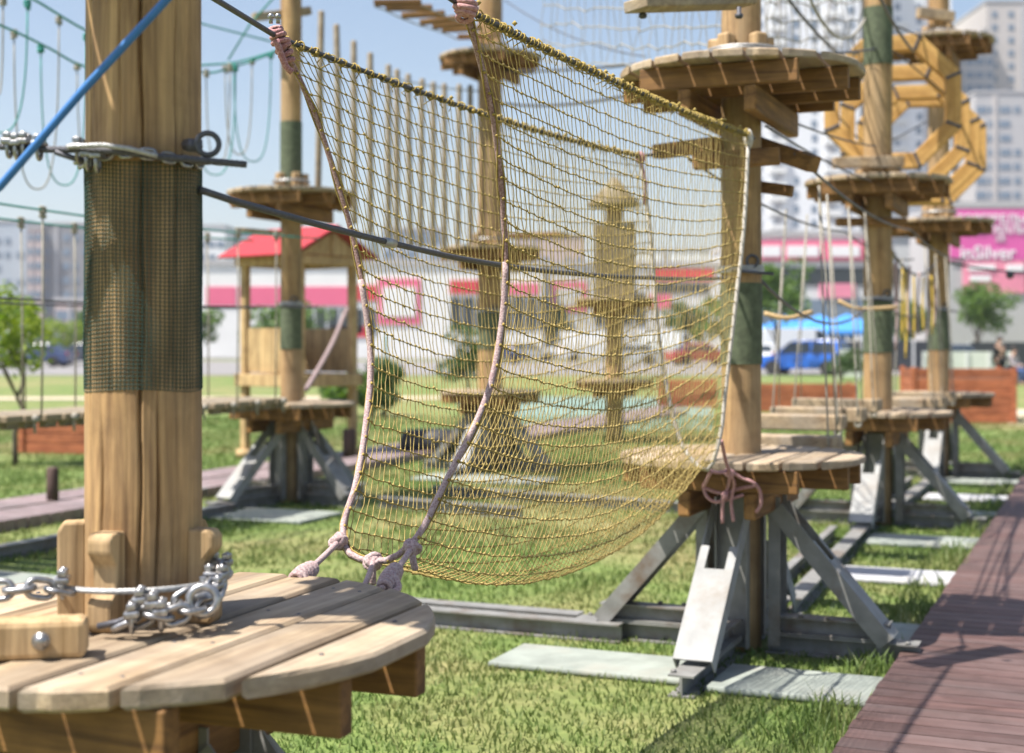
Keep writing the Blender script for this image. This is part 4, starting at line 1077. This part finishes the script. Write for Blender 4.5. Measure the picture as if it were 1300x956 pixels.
for i, (px, _, Z, rx_, h_) in enumerate(far):
    tree('leafy_tree', 'green tree standing far off by the road and shops', Vector(((px-650)*Z/F, Z, 0)), h_*.4, h_*.62, (rx_*.8,rx_*.7,h_*.36), 900, .32, M['leaf_d' if i % 2 else 'leaf_g'], 20+i, .14, 'trees far off by the road', 'tree', 16)
# ------------------------------------------------------------------ cars
def car(kind, paintm, base, rz, label, group='cars parked beyond the lawn'):
    t = thing('parked_car' if kind != 'van' else 'parked_van', label, 'car' if kind != 'van' else 'van', base, rz, group)
    if kind == 'suv': L, W, H = 4.3, 1.82, 1.66; bel = .98; cab = [(-2.02,bel),(-1.78,H-.04),(-1.55,H),(.25,H-.02),(.55,H-.12),(1.15,bel)]; hood = [(1.15,bel),(2.0,.86),(2.13,.68),(2.15,.30)]
    elif kind == 'van': L, W, H = 5.2, 1.95, 2.35; bel = 1.25; cab = [(-2.58,bel),(-2.55,H-.06),(-2.4,H),(1.2,H),(1.5,H-.1),(2.15,bel)]; hood = [(2.15,bel),(2.52,.95),(2.6,.7),(2.6,.32)]
    else: L, W, H = 4.4, 1.76, 1.45; bel = .90; cab = [(-1.75,bel),(-1.15,H-.04),(-.9,H),(.15,H),(.4,H-.07),(1.05,bel)]; hood = [(1.05,bel),(1.95,.78),(2.15,.62),(2.2,.28)]
    rear = -L/2
    low = [(rear,.30),(rear-.02,.62),(rear+.06,bel-.02)]+([(cab[0][0],bel)] if kind == 'sedan' else [])
    # lower body: profile with wheel arches
    prof = low+[(cab[0][0]+.02,bel)]+[(hood[0][0],bel)]+hood[1:]
    bottom = []
    for cx in (1.32 if kind != 'van' else 1.6, -1.32 if kind != 'van' else -1.6):
        bottom += [(cx+.40*math.cos(a), .30+.38*math.sin(a)) for a in [PI*i/8 for i in range(9)]]
    prof = prof+[(x,z) for x, z in bottom]
    n = len(prof); mb = MB()
    def yw(z, s): return s*(W/2)*(1-.05*max(0,(z-.6))-.06*max(0,.5-z))
    vs = [(x, yw(z,-1), z) for x, z in prof]+[(x, yw(z,1), z) for x, z in prof]
    fs = [tuple(range(n-1,-1,-1)), tuple(range(n,2*n))]+[(i, (i+1) % n, (i+1) % n+n, i+n) for i in range(n)]
    mb.add(vs, fs)
    m = len(cab); tw = .80
    def cw(z, s): return s*(W/2)*(.955-(1-tw)*(z-bel)/(H-bel))
    vs = [(x, cw(z,-1), z) for x, z in cab]+[(x, cw(z,1), z) for x, z in cab]
    mb.add(vs, [tuple(range(m-1,-1,-1)), tuple(range(m,2*m))]+[(i, (i+1) % m, (i+1) % m+m, i+m) for i in range(m)])
    b = mb.build('body', paintm, t); bv = b.modifiers.new('b','BEVEL'); bv.width = .035; bv.segments = 2; bv.limit_method = 'ANGLE'; bv.angle_limit = R(25)
    def pane(pts): 
        mb = MB(); nn = len(pts); ctr = sum((Vector(p) for p in pts), Vector())/nn
        nrm = (Vector(pts[1])-Vector(pts[0])).cross(Vector(pts[2])-Vector(pts[0])).normalized()
        if nrm.dot(ctr-Vector((0,0,bel*.8))) < 0: nrm = -nrm
        vs = [Vector(p)+nrm*.006 for p in pts]+[Vector(p)-nrm*.01 for p in pts]
        mb.add(vs, [tuple(range(nn)), tuple(range(2*nn-1,nn-1,-1))]+[(i,(i+1) % nn,(i+1) % nn+nn,i+nn) for i in range(nn)]); mb.build('window', M['glass_dark'], t)
    zt = H-.13; zb = bel+.04
    for s in (-1,1):
        x0, x1 = cab[0][0]+.22, cab[-1][0]-.22; k = (H-bel)
        mid = (x0+x1)/2-.1
        def sp(x, z): return (x, cw(z, s), z)
        xa = x0+.28; xb = cab[-2][0]-.02 if kind != 'van' else cab[-2][0]-.05
        if kind != 'van': pane([sp(x0,zb),sp(mid-.04,zb),sp(mid-.04,zt),sp(xa,zt)])
        pane([sp(mid+.04 if kind != 'van' else 1.0,zb),sp(x1,zb),sp(xb,zt),sp(mid+.04 if kind != 'van' else 1.0,zt)])
    a, c_ = Vector((cab[-1][0],0,bel)), Vector((cab[-2][0],0,cab[-2][1]))
    def ws(f, s, y): p = a.lerp(c_, f); return (p.x, s*y, p.z)
    pane([ws(.08,-1,W*.40), ws(.08,1,W*.40), ws(.95,1,W*.345), ws(.95,-1,W*.345)])
    a2, c2 = Vector((cab[0][0],0,bel)), Vector((cab[1][0],0,cab[1][1]))
    def wr(f, s, y): p = a2.lerp(c2, f); return (p.x, s*y, p.z)
    pane([wr(.12,-1,W*.39), wr(.12,1,W*.39), wr(.92,1,W*.345), wr(.92,-1,W*.345)])
    for cx in ((1.32,-1.32) if kind != 'van' else (1.6,-1.6)):
        for s in (-1,1):
            mb = MB(); mb.lathe([(.22,-.1),(.31,-.1),(.335,-.07),(.335,.07),(.31,.1),(.22,.1)], 20, (0,0,0)); w = mb.build('wheel', M['tyre'], t)
            w.location = (cx, s*(W/2-.12), .335); w.rotation_euler = (PI/2,0,0)
            mb = MB(); mb.lathe([(.215,-.085),(.225,.085),(.05,.095)], 14, (0,0,0)); mb.build('rim', M['rim'], w)
    for s in (-1,1):
        mb = MB(); mb.box((L/2-.08,s*W*.36,.70 if kind != 'van' else .85), (.16,.32,.15), None, .03); mb.build('headlight', M['lamp_clear'], t)
        mb = MB(); mb.box((-L/2+.03,s*W*.41,.82 if kind != 'van' else 1.05), (.10,.18,.26), None, .03); mb.build('tail_light', M['lamp_red'], t)
    return t
car('suv', M['car_blue'], G(1022,476), R(150), 'bright blue hatchback parked right of the front pole', None)
car('sedan', M['car_navy'], G(1082,470)+Vector((.6,3,0)), R(12), 'dark navy car partly hidden by the second pole')
car('van', M['car_white'], G(1008,467), R(20), 'white van behind the bright blue car')
car('sedan', M['car_white'], G(972,468)+Vector((-.3,0,0)), R(80), 'white car squeezed between the front pole and the blue car')
car('sedan', M['car_navy'], G(48,466), R(175), 'dark blue car at the left edge behind the young tree')
car('sedan', M['car_dark'], G(104,464), R(170), 'dark car just left of the thick pole')
cs = [(672,459,'car_silver','sedan',12,'silver car farthest left behind the net'),(712,455,'car_white','sedan',190,'white sedan behind the net, left of the far van'),(752,459,'car_white','van',10,'white van parked behind the middle of the net'),(800,463,'car_silver','sedan',170,'silver sedan with its side to the net'),(848,458,'car_white','van',5,'white van seen through the far end of the net'),(890,464,'car_red','sedan',15,'dull red car next to the front pole, behind the net'),(930,460,'car_silver','sedan',185,'silver car just left of the front pole'),(630,462,'car_navy','sedan',5,'navy car behind the middle tower')]
for (px, py, pm, kd, rz, lab) in cs: car(kd, M[pm], G(px,py), R(rz), lab)
car('sedan', M['car_dark'], G(1205,478), R(90), 'black car parked behind the third pole')
# white bus with dark windscreen, right of the blue car
bs_ = thing('parked_bus', 'white bus with a blue-black windscreen behind the second pole', 'bus', Vector((25.4,107,0)), R(-80))
mb = MB(); mb.box((0,0,1.75), (9.0,2.45,2.75), None, .18); mb.build('body', M['car_white'], bs_)
mb = MB(); mb.box((4.47,0,2.05), (.1,2.1,1.25), None, .03); mb.build('windscreen', M['glass'], bs_)
for s in (-1,1):
    for k in range(5):
        mb = MB(); mb.box((3.1-1.6*k, s*1.21, 2.15), (1.4,.06,.95), None, .02); mb.build('window', M['glass_dark'], bs_)
    for cx in (2.9,-2.7):
        mb = MB(); mb.lathe([(.3,-.14),(.46,-.14),(.48,0),(.46,.14),(.3,.14)], 18); w = mb.build('wheel', M['tyre'], bs_); w.location = (cx, s*1.1, .48); w.rotation_euler = (PI/2,0,0)
# blue market tents
def tent(base, w, label):
    t = thing('market_tent', label, 'tent', base, R(8), 'blue market tents')
    for sx in (-1,1):
        for sy in (-1,1):
            mb = MB(); mb.tube([(sx*w/2,sy*w/2,0),(sx*w/2,sy*w/2,2.2)], .04, 8); mb.build('leg', M['zinc'], t)
    mb = MB(); h = w/2+.1
    mb.add([(-h,-h,2.2),(h,-h,2.2),(h,h,2.2),(-h,h,2.2),(0,0,3.3),(-h,-h,1.95),(h,-h,1.95),(h,h,1.95),(-h,h,1.95)], [(0,1,4),(1,2,4),(2,3,4),(3,0,4),(0,5,6,1),(1,6,7,2),(2,7,8,3),(3,8,5,0)]); mb.build('canopy', M['tent'], t)
for (px, Z, w, lab) in ((1000,92,4.0,'blue market tent nearest the front pole'),(1040,90,3.6,'middle blue market tent behind the blue car'),(1075,88,3.8,'blue market tent just left of the second pole')):
    tent(Vector(((px-650)*Z/F, Z, 0)), w, lab)
# ------------------------------------------------------------------ fences right
def fence_run(a, b, h, mat, label, name, n):
    a = Vector(a); b = Vector(b); t = thing(name, label, 'fence', a)
    for i in range(n):
        p = (b-a)*(i/n); q = (b-a)*((i+1)/n); mb = MB(); mb.beam(p+Vector((0,0,h/2+.06)), q+Vector((0,0,h/2+.06)), .05, h-.12); 
        mb.build('panel', mat, t)
    for i in range(n+1):
        p = (b-a)*(i/n); mb = MB(); mb.box(p+Vector((0,-.03,h/2)), (.10,.10,h)); mb.build('post', M['offwhite'], t)
fence_run(Vector((16.5,57,0)), Vector((20.0,57,0)), 1.18, M['fence_white'], 'low whitish panel fence right of the third pole', 'panel_fence', 4)
fence_run(Vector((13.6,59,0)), Vector((15.2,59,0)), 1.25, M['fence_white'], 'short whitish fence piece between the second and third poles', 'panel_fence', 2)
fence_run(Vector((21.2,66,0)), Vector((30,66,0)), 1.55, M['fence_dark'], 'dark sheet fence behind the two people', 'sheet_fence', 6)
fence_run(Vector((16.0,70,0)), Vector((21.0,70,0)), 1.6, M['fence_dark'], 'dark sheet fence behind the white panel fence', 'sheet_fence', 4)
# ------------------------------------------------------------------ people
def person(label, base, rz, sitting, top, leg):
    t = thing('person', label, 'person', base, rz)
    if not sitting:
        J = {'hip':(0,0,.93),'chest':(0,.01,1.28),'neck':(0,.01,1.46),'head':(0,-.01,1.6),'crown':(0,0,1.70),
             'sl':(-.19,0,1.40),'el':(-.24,.03,1.12),'wl':(-.22,-.10,.92),'hl':(-.21,-.14,.83),'sr':(.19,0,1.40),'er':(.25,.03,1.12),'wr':(.22,-.06,.88),'hr':(.21,-.08,.79),
             'pl':(-.09,0,.90),'kl':(-.10,-.03,.50),'al':(-.11,.02,.09),'fl':(-.12,-.14,.04),'pr':(.09,0,.90),'kr':(.11,-.02,.50),'ar':(.12,.03,.09),'fr':(.13,-.13,.04)}
    else:
        J = {'hip':(0,0,.55),'chest':(0,-.06,.92),'neck':(0,-.07,1.10),'head':(0,-.10,1.23),'crown':(0,-.09,1.33),
             'sl':(-.19,-.06,1.04),'el':(-.24,-.10,.78),'wl':(-.14,-.32,.70),'hl':(-.10,-.40,.68),'sr':(.19,-.06,1.04),'er':(.25,-.10,.78),'wr':(.14,-.32,.70),'hr':(.10,-.40,.68),
             'pl':(-.09,-.02,.54),'kl':(-.13,-.45,.54),'al':(-.13,-.42,.09),'fl':(-.13,-.58,.04),'pr':(.09,-.02,.54),'kr':(.13,-.45,.54),'ar':(.13,-.46,.09),'fr':(.13,-.62,.04)}
    rad = {'hip':.15,'chest':.16,'neck':.06,'head':.105,'crown':.075,'sl':.07,'el':.048,'wl':.034,'hl':.042,'sr':.07,'er':.048,'wr':.034,'hr':.042,'pl':.10,'kl':.066,'al':.045,'fl':.042,'pr':.10,'kr':.066,'ar':.045,'fr':.042}
    E = [('hip','chest'),('chest','neck'),('neck','head'),('head','crown'),('chest','sl'),('sl','el'),('el','wl'),('wl','hl'),('chest','sr'),('sr','er'),('er','wr'),('wr','hr'),('hip','pl'),('pl','kl'),('kl','al'),('al','fl'),('hip','pr'),('pr','kr'),('kr','ar'),('ar','fr')]
    def skin(name, edges, mat, k):
        names = []; 
        for a, b in edges:
            for q in (a, b):
                if q not in names: names.append(q)
        me = bpy.data.meshes.new(name); me.from_pydata([J[q] for q in names], [(names.index(a), names.index(b)) for a, b in edges], []); me.skin_vertices or me.attributes
        o = obj(name, me, mat, t); md = o.modifiers.new('s','SKIN')
        if not me.skin_vertices: pass
        for i, q in enumerate(names): me.skin_vertices[0].data[i].radius = (rad[q]*k, rad[q]*k)
        me.skin_vertices[0].data[0].use_root = True
        sb = o.modifiers.new('u','SUBSURF'); sb.levels = 2; sb.render_levels = 2; md.use_smooth_shade = True; return o
    skin('body', E, M['skin'], 1.0)
    skin('shirt', [('hip','chest'),('chest','sl'),('sl','el'),('el','wl'),('chest','sr'),('sr','er'),('er','wr')], top, 1.14)
    skin('trousers', [('hip','pl'),('pl','kl'),('kl','al'),('hip','pr'),('pr','kr'),('kr','ar')], leg, 1.18)
    h = J['head']; mb = MB(); mb.ball((h[0],h[1]+.02,h[2]+.07), .122, 12, 9, (.95,1.02,.95)); mb.build('hair', M['hair'], t)
person('standing person in black clothes by the dark fence at the right edge', G(1269,489), R(20), False, M['cloth_black'], M['cloth_black'])
person('seated person in a pale shirt and blue jeans at the right edge', G(1288,489)+Vector((0,.3,0)), R(40), True, M['cloth_pale'], M['denim'])
bn = thing('bench', 'plain wooden bench under the seated person', 'bench', G(1288,489)+Vector((.05,.38,0)), R(40))
mb = MB(); mb.box((0,0,.43), (1.5,.36,.05), None, .01); mb.build('seat', M['greywood'], bn)
for s in (-1,1): mb = MB(); mb.box((s*.6,0,.205), (.07,.3,.41), None, .01); mb.build('leg', M['greywood'], bn)
# ------------------------------------------------------------------ buildings
def building(name, label, px0, px1, ytop, Z, depth, mat, rows=0, cols=0, win=(1.5,1.5), wm=None, cat='building', skip=None, floor=3.0, base=1.2, balc=False):
    x0, x1 = (px0-650)*Z/F, (px1-650)*Z/F; h = EYE-(ytop-433)*Z/F
    t = thing(name, label, cat, ((x0+x1)/2, Z, 0)); w = x1-x0
    mb = MB(); mb.box((0, depth/2, h/2), (w, depth, h)); mb.build('wall', mat, t)
    mb = MB(); mb.box((0, depth/2, h+.25), (w+.4, depth+.4, .5)); mb.build('roof', M['towergrey'], t)
    if rows:
        wb = MB(); wb.box((0,0,0), (win[0], .16, win[1])); wme = wb.mesh('window'); wme.materials.append(wm or M['glass'])
        pos = [((c+.5)/cols*w-w/2, base+floor*r+win[1]/2+.5) for r in range(rows) for c in range(cols)]
        pos = [p for p in pos if p[1] < h-1]
        cw_ = [random.choice((.75,1.,1.,1.45,1.7)) for c in range(cols)]; pos = [p for p in pos if random.random() > .07]
        pos.sort(key=lambda p: abs(p[1]-20))
        for p in pos[:96]:
            o = obj('window', wme, None, t, (p[0]+random.uniform(-.1,.1), -.03, p[1])); o.scale = (min(w/cols*.85/win[0], cw_[min(cols-1, int((p[0]+w/2)/w*cols))]), 1, 1)
        for q in range(1 if w < 18 else 2):
            xx = -w/2+w*(.27+.45*q)+random.uniform(-.4,.4); mb = MB(); mb.box((xx,.0,h*.5), (w*.055,.5,h*.98)); mb.build('facade_strip', M['towergrey'] if mat is not M['towergrey'] else M['towerbeige'], t)
        if len(pos) > 96:
            mb = MB()
            for p in pos[96:]: mb.box((p[0],-.03,p[1]), (win[0],.16,win[1]))
            o = mb.build('window_rows', wm or M['glass'], t); o['kind'] = 'stuff'
        if balc:
            bb = MB(); bb.box((0,0,0), (w/cols*.95, 1.0, 1.05)); bme = bb.mesh('balcony'); bme.materials.append(M['white'])
            for c in range(1, cols, 3):
                for r in range(24): obj('balcony', bme, None, t, ((c+.5)/cols*w-w/2, -.5, base+floor*r+.4))
    return t, w, h
def face_box(t, px0, px1, y0, y1, Z, mat, name, proud=.12):
    x0, x1 = (px0-650)*Z/F, (px1-650)*Z/F; z1, z0 = EYE-(y0-433)*Z/F, EYE-(y1-433)*Z/F
    mb = MB(); mb.box(((x0+x1)/2-t.location.x, -proud/2+.01, (z0+z1)/2), (x1-x0, proud, z1-z0)); return mb.build(name, mat, t)
Z = 140
a, w, h = building('shop_building', 'long white shop building with red and pink panels behind the hut and net', 255, 690, 336, Z, 30, M['white'])
for (x0,x1) in ((262,300),(304,372),(376,452)): face_box(a, x0, x1, 364, 388, Z, M['pink'], 'sign_band')
face_box(a, 454, 478, 362, 382, Z, M['red'], 'sign_band'); face_box(a, 480, 534, 354, 412, Z, M['pink'], 'sign_panel'); face_box(a, 486, 528, 364, 402, Z, M['white'], 'sign_panel', .2)
face_box(a, 571, 628, 356, 373, Z, M['red'], 'sign_band'); face_box(a, 640, 684, 360, 374, Z, M['pink'], 'sign_band')
for x0 in range(385, 478, 16): face_box(a, x0, x0+12, 392, 424, Z, M['glass_dark'], 'window')
for x0 in range(572, 688, 16): face_box(a, x0, x0+13, 378, 418, Z, M['glass_dark'], 'window')
face_box(a, 420, 470, 414, 428, Z, M['red'], 'sign_panel')
Z = 150
a, w, h = building('shop_building', 'grey and pink shop building seen through the far half of the net', 692, 958, 338, Z, 30, M['offwhite'])
face_box(a, 828, 906, 341, 357, Z, M['red'], 'sign_band'); face_box(a, 700, 745, 358, 396, Z, M['pink'], 'sign_panel'); face_box(a, 706, 738, 366, 388, Z, M['offwhite'], 'sign_panel', .2)
face_box(a, 830, 900, 360, 372, Z, M['glass_dark'], 'window'); face_box(a, 825, 852, 374, 392, Z, M['pink'], 'sign_panel')
for x0 in range(755, 822, 17): face_box(a, x0, x0+13, 372, 412, Z, M['glass_dark'], 'window')
Z = 135
a, w, h = building('mall_building', 'pale mall front with a pink sign band above a dark soffit', 960, 1205, 300, Z, 30, M['offwhite'])
face_box(a, 962, 1130, 306, 331, Z, M['pink'], 'sign_band', .3)
for (x0,x1) in ((966,990),(998,1038),(1052,1090),(1100,1124)): face_box(a, x0, x1, 312, 326, Z, M['lettering'], 'sign_panel', .45)
face_box(a, 962, 1205, 340, 362, Z, M['glass_dark'], 'window_band'); face_box(a, 1040, 1085, 360, 378, Z, M['palepink'], 'sign_panel', .3); face_box(a, 962, 1200, 380, 424, Z, M['glass'], 'window_band')
# billboard wall
Z = 120
a, w, h = building('billboard_wall', 'magenta billboard wall with white lettering at the right', 1205, 1420, 264, Z, 12, M['towergrey'], cat='billboard')
face_box(a, 1206, 1418, 266, 330, Z, M['magenta'], 'banner', .2); face_box(a, 1222, 1300, 331, 372, Z, M['palepink'], 'banner', .2); face_box(a, 1302, 1418, 331, 372, Z, M['pink'], 'banner', .2)
def text(t, s, px, py, hpx, Z, mat, proud=.25, bold=0.0, sx=1.0):
    cu = bpy.data.curves.new('lettering', 'FONT'); cu.body = s; cu.size = 1; cu.extrude = .02; cu.offset = bold
    o = bpy.data.objects.new('lettering_tmp', cu); COL.objects.link(o); bpy.context.view_layer.update()
    me = bpy.data.meshes.new_from_object(o.evaluated_get(bpy.context.evaluated_depsgraph_get())); bpy.data.objects.remove(o)
    k = hpx*Z/F/.70; x = (px-650)*Z/F; z = EYE-(py-433)*Z/F
    me.transform(Matrix.Translation((x-t.location.x, -proud, z-t.location.z)) @ Matrix.Rotation(PI/2, 4, 'X') @ Matrix.Diagonal((k*sx,k,1,1)))
    me.materials.clear(); return obj('lettering', me, mat, t)
text(a, 'ТОРГІВЕЛЬНО-', 1213, 284, 11, Z, M['lettering'], .25, .014, .95)
text(a, 'РОЗВАЖАЛЬНИЙ', 1213, 296.5, 10, Z, M['lettering'], .25, .014, .95)
text(a, 'ZE', 1262, 306, 8, Z, M['lettering'], .25, .004)
text(a, 'inSilver', 1217, 329, 17, Z, M['lettering'], .25, .012, 1.0)
face_box(a, 1228, 1262, 336, 344, Z, M['lettering'], 'smudge_panel', .3); face_box(a, 1230, 1256, 350, 357, Z, M['lettering'], 'smudge_panel', .3); face_box(a, 1276, 1298, 336, 344, Z, M['lettering'], 'smudge_panel', .3); face_box(a, 1308, 1360, 336, 350, Z, M['lettering'], 'smudge_panel', .3)
# tower blocks
building('tower_block', 'white tower block with blue windows behind the upper round platform', 952, 1092, -190, 300, 25, M['towerwhite'], 28, 6, (1.5,1.5), None, balc=True)
building('tower_block', 'pale tower block behind the octagon rings', 1098, 1208, -160, 310, 25, M['towerwhite'], 28, 4, (1.6,1.5), None, balc=True)
building('tower_block', 'tall beige-grey tower block at the right edge', 1252, 1420, 3, 330, 30, M['towerbeige'], 26, 8, (1.3,1.4), None)
building('tower_block', 'grey tower block stepping down left of the tall beige one', 1212, 1262, 48, 325, 26, M['towergrey'], 24, 4, (1.5,1.4), None)
building('tower_block', 'lower grey-beige block in front of the tall beige tower', 1238, 1330, 118, 300, 20, M['towergrey'], 20, 6, (1.4,1.4), None)
building('apartment_building', 'dark grey apartment block left of the thick pole', 53, 128, 285, 300, 25, M['towerdark'], 8, 6, (1.4,1.4), None)
building('apartment_building', 'pale narrow block left of the dark grey apartment block', 36, 52.5, 290, 298, 25, M['towerpink'], 8, 2, (1.4,1.4), None)
building('apartment_building', 'bluish block at the left edge of the skyline', -60, 34, 282, 310, 25, M['towerblue'], 8, 6, (1.6,1.4), None)
building('apartment_building', 'low pale shop roof behind the young tree', 70, 128, 382, 210, 20, M['towerpink'], 2, 6, (1.6,1.4), None)
building('apartment_building', 'white narrow tower right of the thick pole', 252, 286, 288, 320, 25, M['towerwhite'], 9, 3, (1.5,1.4), None)
building('apartment_building', 'bluish grey block behind the hut roof', 300, 470, 296, 330, 25, M['towerblue'], 8, 9, (1.8,1.4), None)
building('apartment_building', 'blue-grey block beyond the left panel of the net', 486, 560, 292, 260, 25, M['towerblue'], 7, 5, (1.5,1.4), None)
building('apartment_building', 'pinkish block beyond the middle of the net', 655, 742, 300, 280, 25, M['towerpink'], 6, 6, (1.5,1.4), None)
building('apartment_building', 'pale block beyond the far end of the net', 800, 955, 318, 340, 25, M['towerwhite'], 6, 9, (1.5,1.4), None)
# ------------------------------------------------------------------ grass
def grass():
    N = 150000; g = np.random.default_rng(5)
    Zs = 3.2+(30-3.2)*g.random(N*3)**1.25
    X = (g.random(N*3)*1.30-.66)*Zs*.80
    perp = X*RX.x+Zs*RX.y
    keep = ~((perp > -.985) & (perp < 1.65)) & ~((perp > -10.1) & (perp < -9.45)) & ~((perp > -9.2) & (perp < -8.5))
    for (cx, cy, w, d) in SLABS:
        u = (X-cx)*RX.x+(Zs-cy)*RX.y; v = (X-cx)*RY.x+(Zs-cy)*RY.y
        keep &= ~((abs(u) < w/2-.01) & (abs(v) < d/2-.01))
    thin = .5+.5*np.sin(X*1.7+2.1*np.sin(Zs*.9))*np.sin(Zs*1.3+1.5*np.sin(X*1.1)); keep &= ~((thin > .80) & (g.random(N*3) < .75))
    X = X[keep][:N]; Y = Zs[keep][:N]; n = len(X)
    cl = .5+.5*np.sin(X*3.1+1.3*np.sin(Y*2.3))*np.sin(Y*2.7+1.7*np.sin(X*1.9))
    h = (.015+.030*cl*g.random(n)+.014*g.random(n))*(1+.25*(Y > 9))
    h = np.where(g.random(n) < .008, h*2.0, h)
    edge = np.abs(perp[keep][:N]+1.03) < .18; h = np.where(edge, h*2.2, h)
    wd = .0028*(1+Y*.12); a = g.random(n)*6.283; ca, sa = np.cos(a), np.sin(a); le = h*(.2+.7*g.random(n)); b = g.random(n)*6.283
    lx, ly = np.cos(b)*le, np.sin(b)*le
    V = np.zeros((n,5,3), np.float32)
    V[:,0] = np.stack([X-ca*wd, Y-sa*wd, np.zeros(n)], 1); V[:,1] = np.stack([X+ca*wd, Y+sa*wd, np.zeros(n)], 1)
    V[:,2] = np.stack([X+ca*wd*.7+lx*.35, Y+sa*wd*.7+ly*.35, h*.6], 1); V[:,3] = np.stack([X-ca*wd*.7+lx*.35, Y-sa*wd*.7+ly*.35, h*.6], 1)
    V[:,4] = np.stack([X+lx, Y+ly, h], 1)
    me = bpy.data.meshes.new('grass'); me.vertices.add(n*5); me.vertices.foreach_set('co', V.reshape(-1))
    base = np.arange(n)[:,None]*5; li = np.concatenate([base+np.array([0,1,2,3]), base+np.array([3,2,4])], 1).astype(np.int32).reshape(-1)
    me.loops.add(n*7); me.loops.foreach_set('vertex_index', li)
    ls = (np.arange(n)[:,None]*7+np.array([0,4])).astype(np.int32).reshape(-1)
    me.polygons.add(n*2); me.polygons.foreach_set('loop_start', ls); me.update(); me.validate()
    m, nt, bs, out = newmat('grass blades'); geo = nt.nodes.new('ShaderNodeNewGeometry')
    tc = nt.nodes.new('ShaderNodeTexCoord').outputs['Object']
    c = ramp(nt, geo.outputs['Random Per Island'], [(0,(.095,.160,.030)),(.5,(.128,.200,.040)),(.9,(.160,.228,.052)),(1,(.26,.27,.10))])
    dry = ramp(nt, geo.outputs['Random Per Island'], [(0,(.14,.165,.045)),(1,(.36,.32,.14))])
    c = mix(nt, ramp(nt, mathn(nt,'ADD', mathn(nt,'MULTIPLY', noise(nt, tc, .55, 6, .65, .6), .6), mathn(nt,'MULTIPLY', noise(nt, tc, .12, 4, .6), .45)), [(.49,(0,0,0)),(.64,(1,1,1))]), c, dry)
    nt.links.new(c, bs.inputs['Base Color']); bs.inputs['Roughness'].default_value = .6
    tr = nt.nodes.new('ShaderNodeBsdfTranslucent'); nt.links.new(c, tr.inputs[0]); ms = nt.nodes.new('ShaderNodeMixShader'); ms.inputs[0].default_value = .35
    nt.links.new(bs.outputs[0], ms.inputs[1]); nt.links.new(tr.outputs[0], ms.inputs[2]); nt.links.new(ms.outputs[0], out.inputs[0])
    hut.scale = (1.07,1.07,1.03)
    tag(obj('grass', me, m), None, None, None, 'stuff')
grass()
# ------------------------------------------------------------------ air
hm = bpy.data.materials.new('haze air'); hm.use_nodes = True; hn = hm.node_tree
for n_ in list(hn.nodes):
    if n_.type == 'BSDF_PRINCIPLED': hn.nodes.remove(n_)
pv = hn.nodes.new('ShaderNodeVolumePrincipled'); pv.inputs['Color'].default_value = (.93,.95,1,1); pv.inputs['Density'].default_value = .00042; pv.inputs['Anisotropy'].default_value = .2
hn.links.new(pv.outputs[0], next(n_ for n_ in hn.nodes if n_.type == 'OUTPUT_MATERIAL').inputs['Volume'])
mb = MB(); mb.box((0,1260,59), (3300,2700,120)); tag(mb.build('haze', hm), None, None, None, 'stuff')
# ------------------------------------------------------------------ light, sky, camera
EL = R(62.5); hd = Vector((.905,.426,0)).normalized()
sd = bpy.data.lights.new('sun', 'SUN'); sd.energy = 5.0; sd.angle = R(.5); sd.color = (1,.95,.87)
so = bpy.data.objects.new('sun', sd); COL.objects.link(so)
dv = Vector((hd.x*math.cos(EL), hd.y*math.cos(EL), -math.sin(EL))); so.rotation_euler = dv.to_track_quat('-Z','Y').to_euler(); so.location = (-5,-5,20)
w = bpy.data.worlds.new('World'); scene.world = w; w.use_nodes = True; nt = w.node_tree
sk = nt.nodes.new('ShaderNodeTexSky'); sk.sky_type = 'NISHITA'; sk.sun_disc = False; sk.sun_elevation = EL; sk.sun_rotation = math.atan2(-hd.x, -hd.y); sk.air_density = 1.0; sk.dust_density = 1.5; sk.ozone_density = 1.0
nt.links.new(sk.outputs[0], nt.nodes['Background'].inputs[0]); nt.nodes['Background'].inputs[1].default_value = .085
cd = bpy.data.cameras.new('camera'); cam = bpy.data.objects.new('camera', cd); COL.objects.link(cam); scene.camera = cam
cam.location = (0,0,EYE); cam.rotation_euler = (PI/2,0,0); cd.lens = 50; cd.sensor_width = 36; cd.sensor_fit = 'HORIZONTAL'
cd.shift_y = -45/1300; cd.clip_end = 4000; cd.clip_start = .05
cd.dof.use_dof = True; cd.dof.focus_distance = 4.15; cd.dof.aperture_fstop = 2.5; cd.dof.aperture_blades = 0
scene.view_settings.view_transform = 'Standard'; scene.view_settings.look = 'None'; scene.view_settings.gamma = 1; scene.view_settings.exposure = 1.0
scene.cycles.max_bounces = 8; scene.cycles.diffuse_bounces = 2; scene.cycles.use_denoising = True
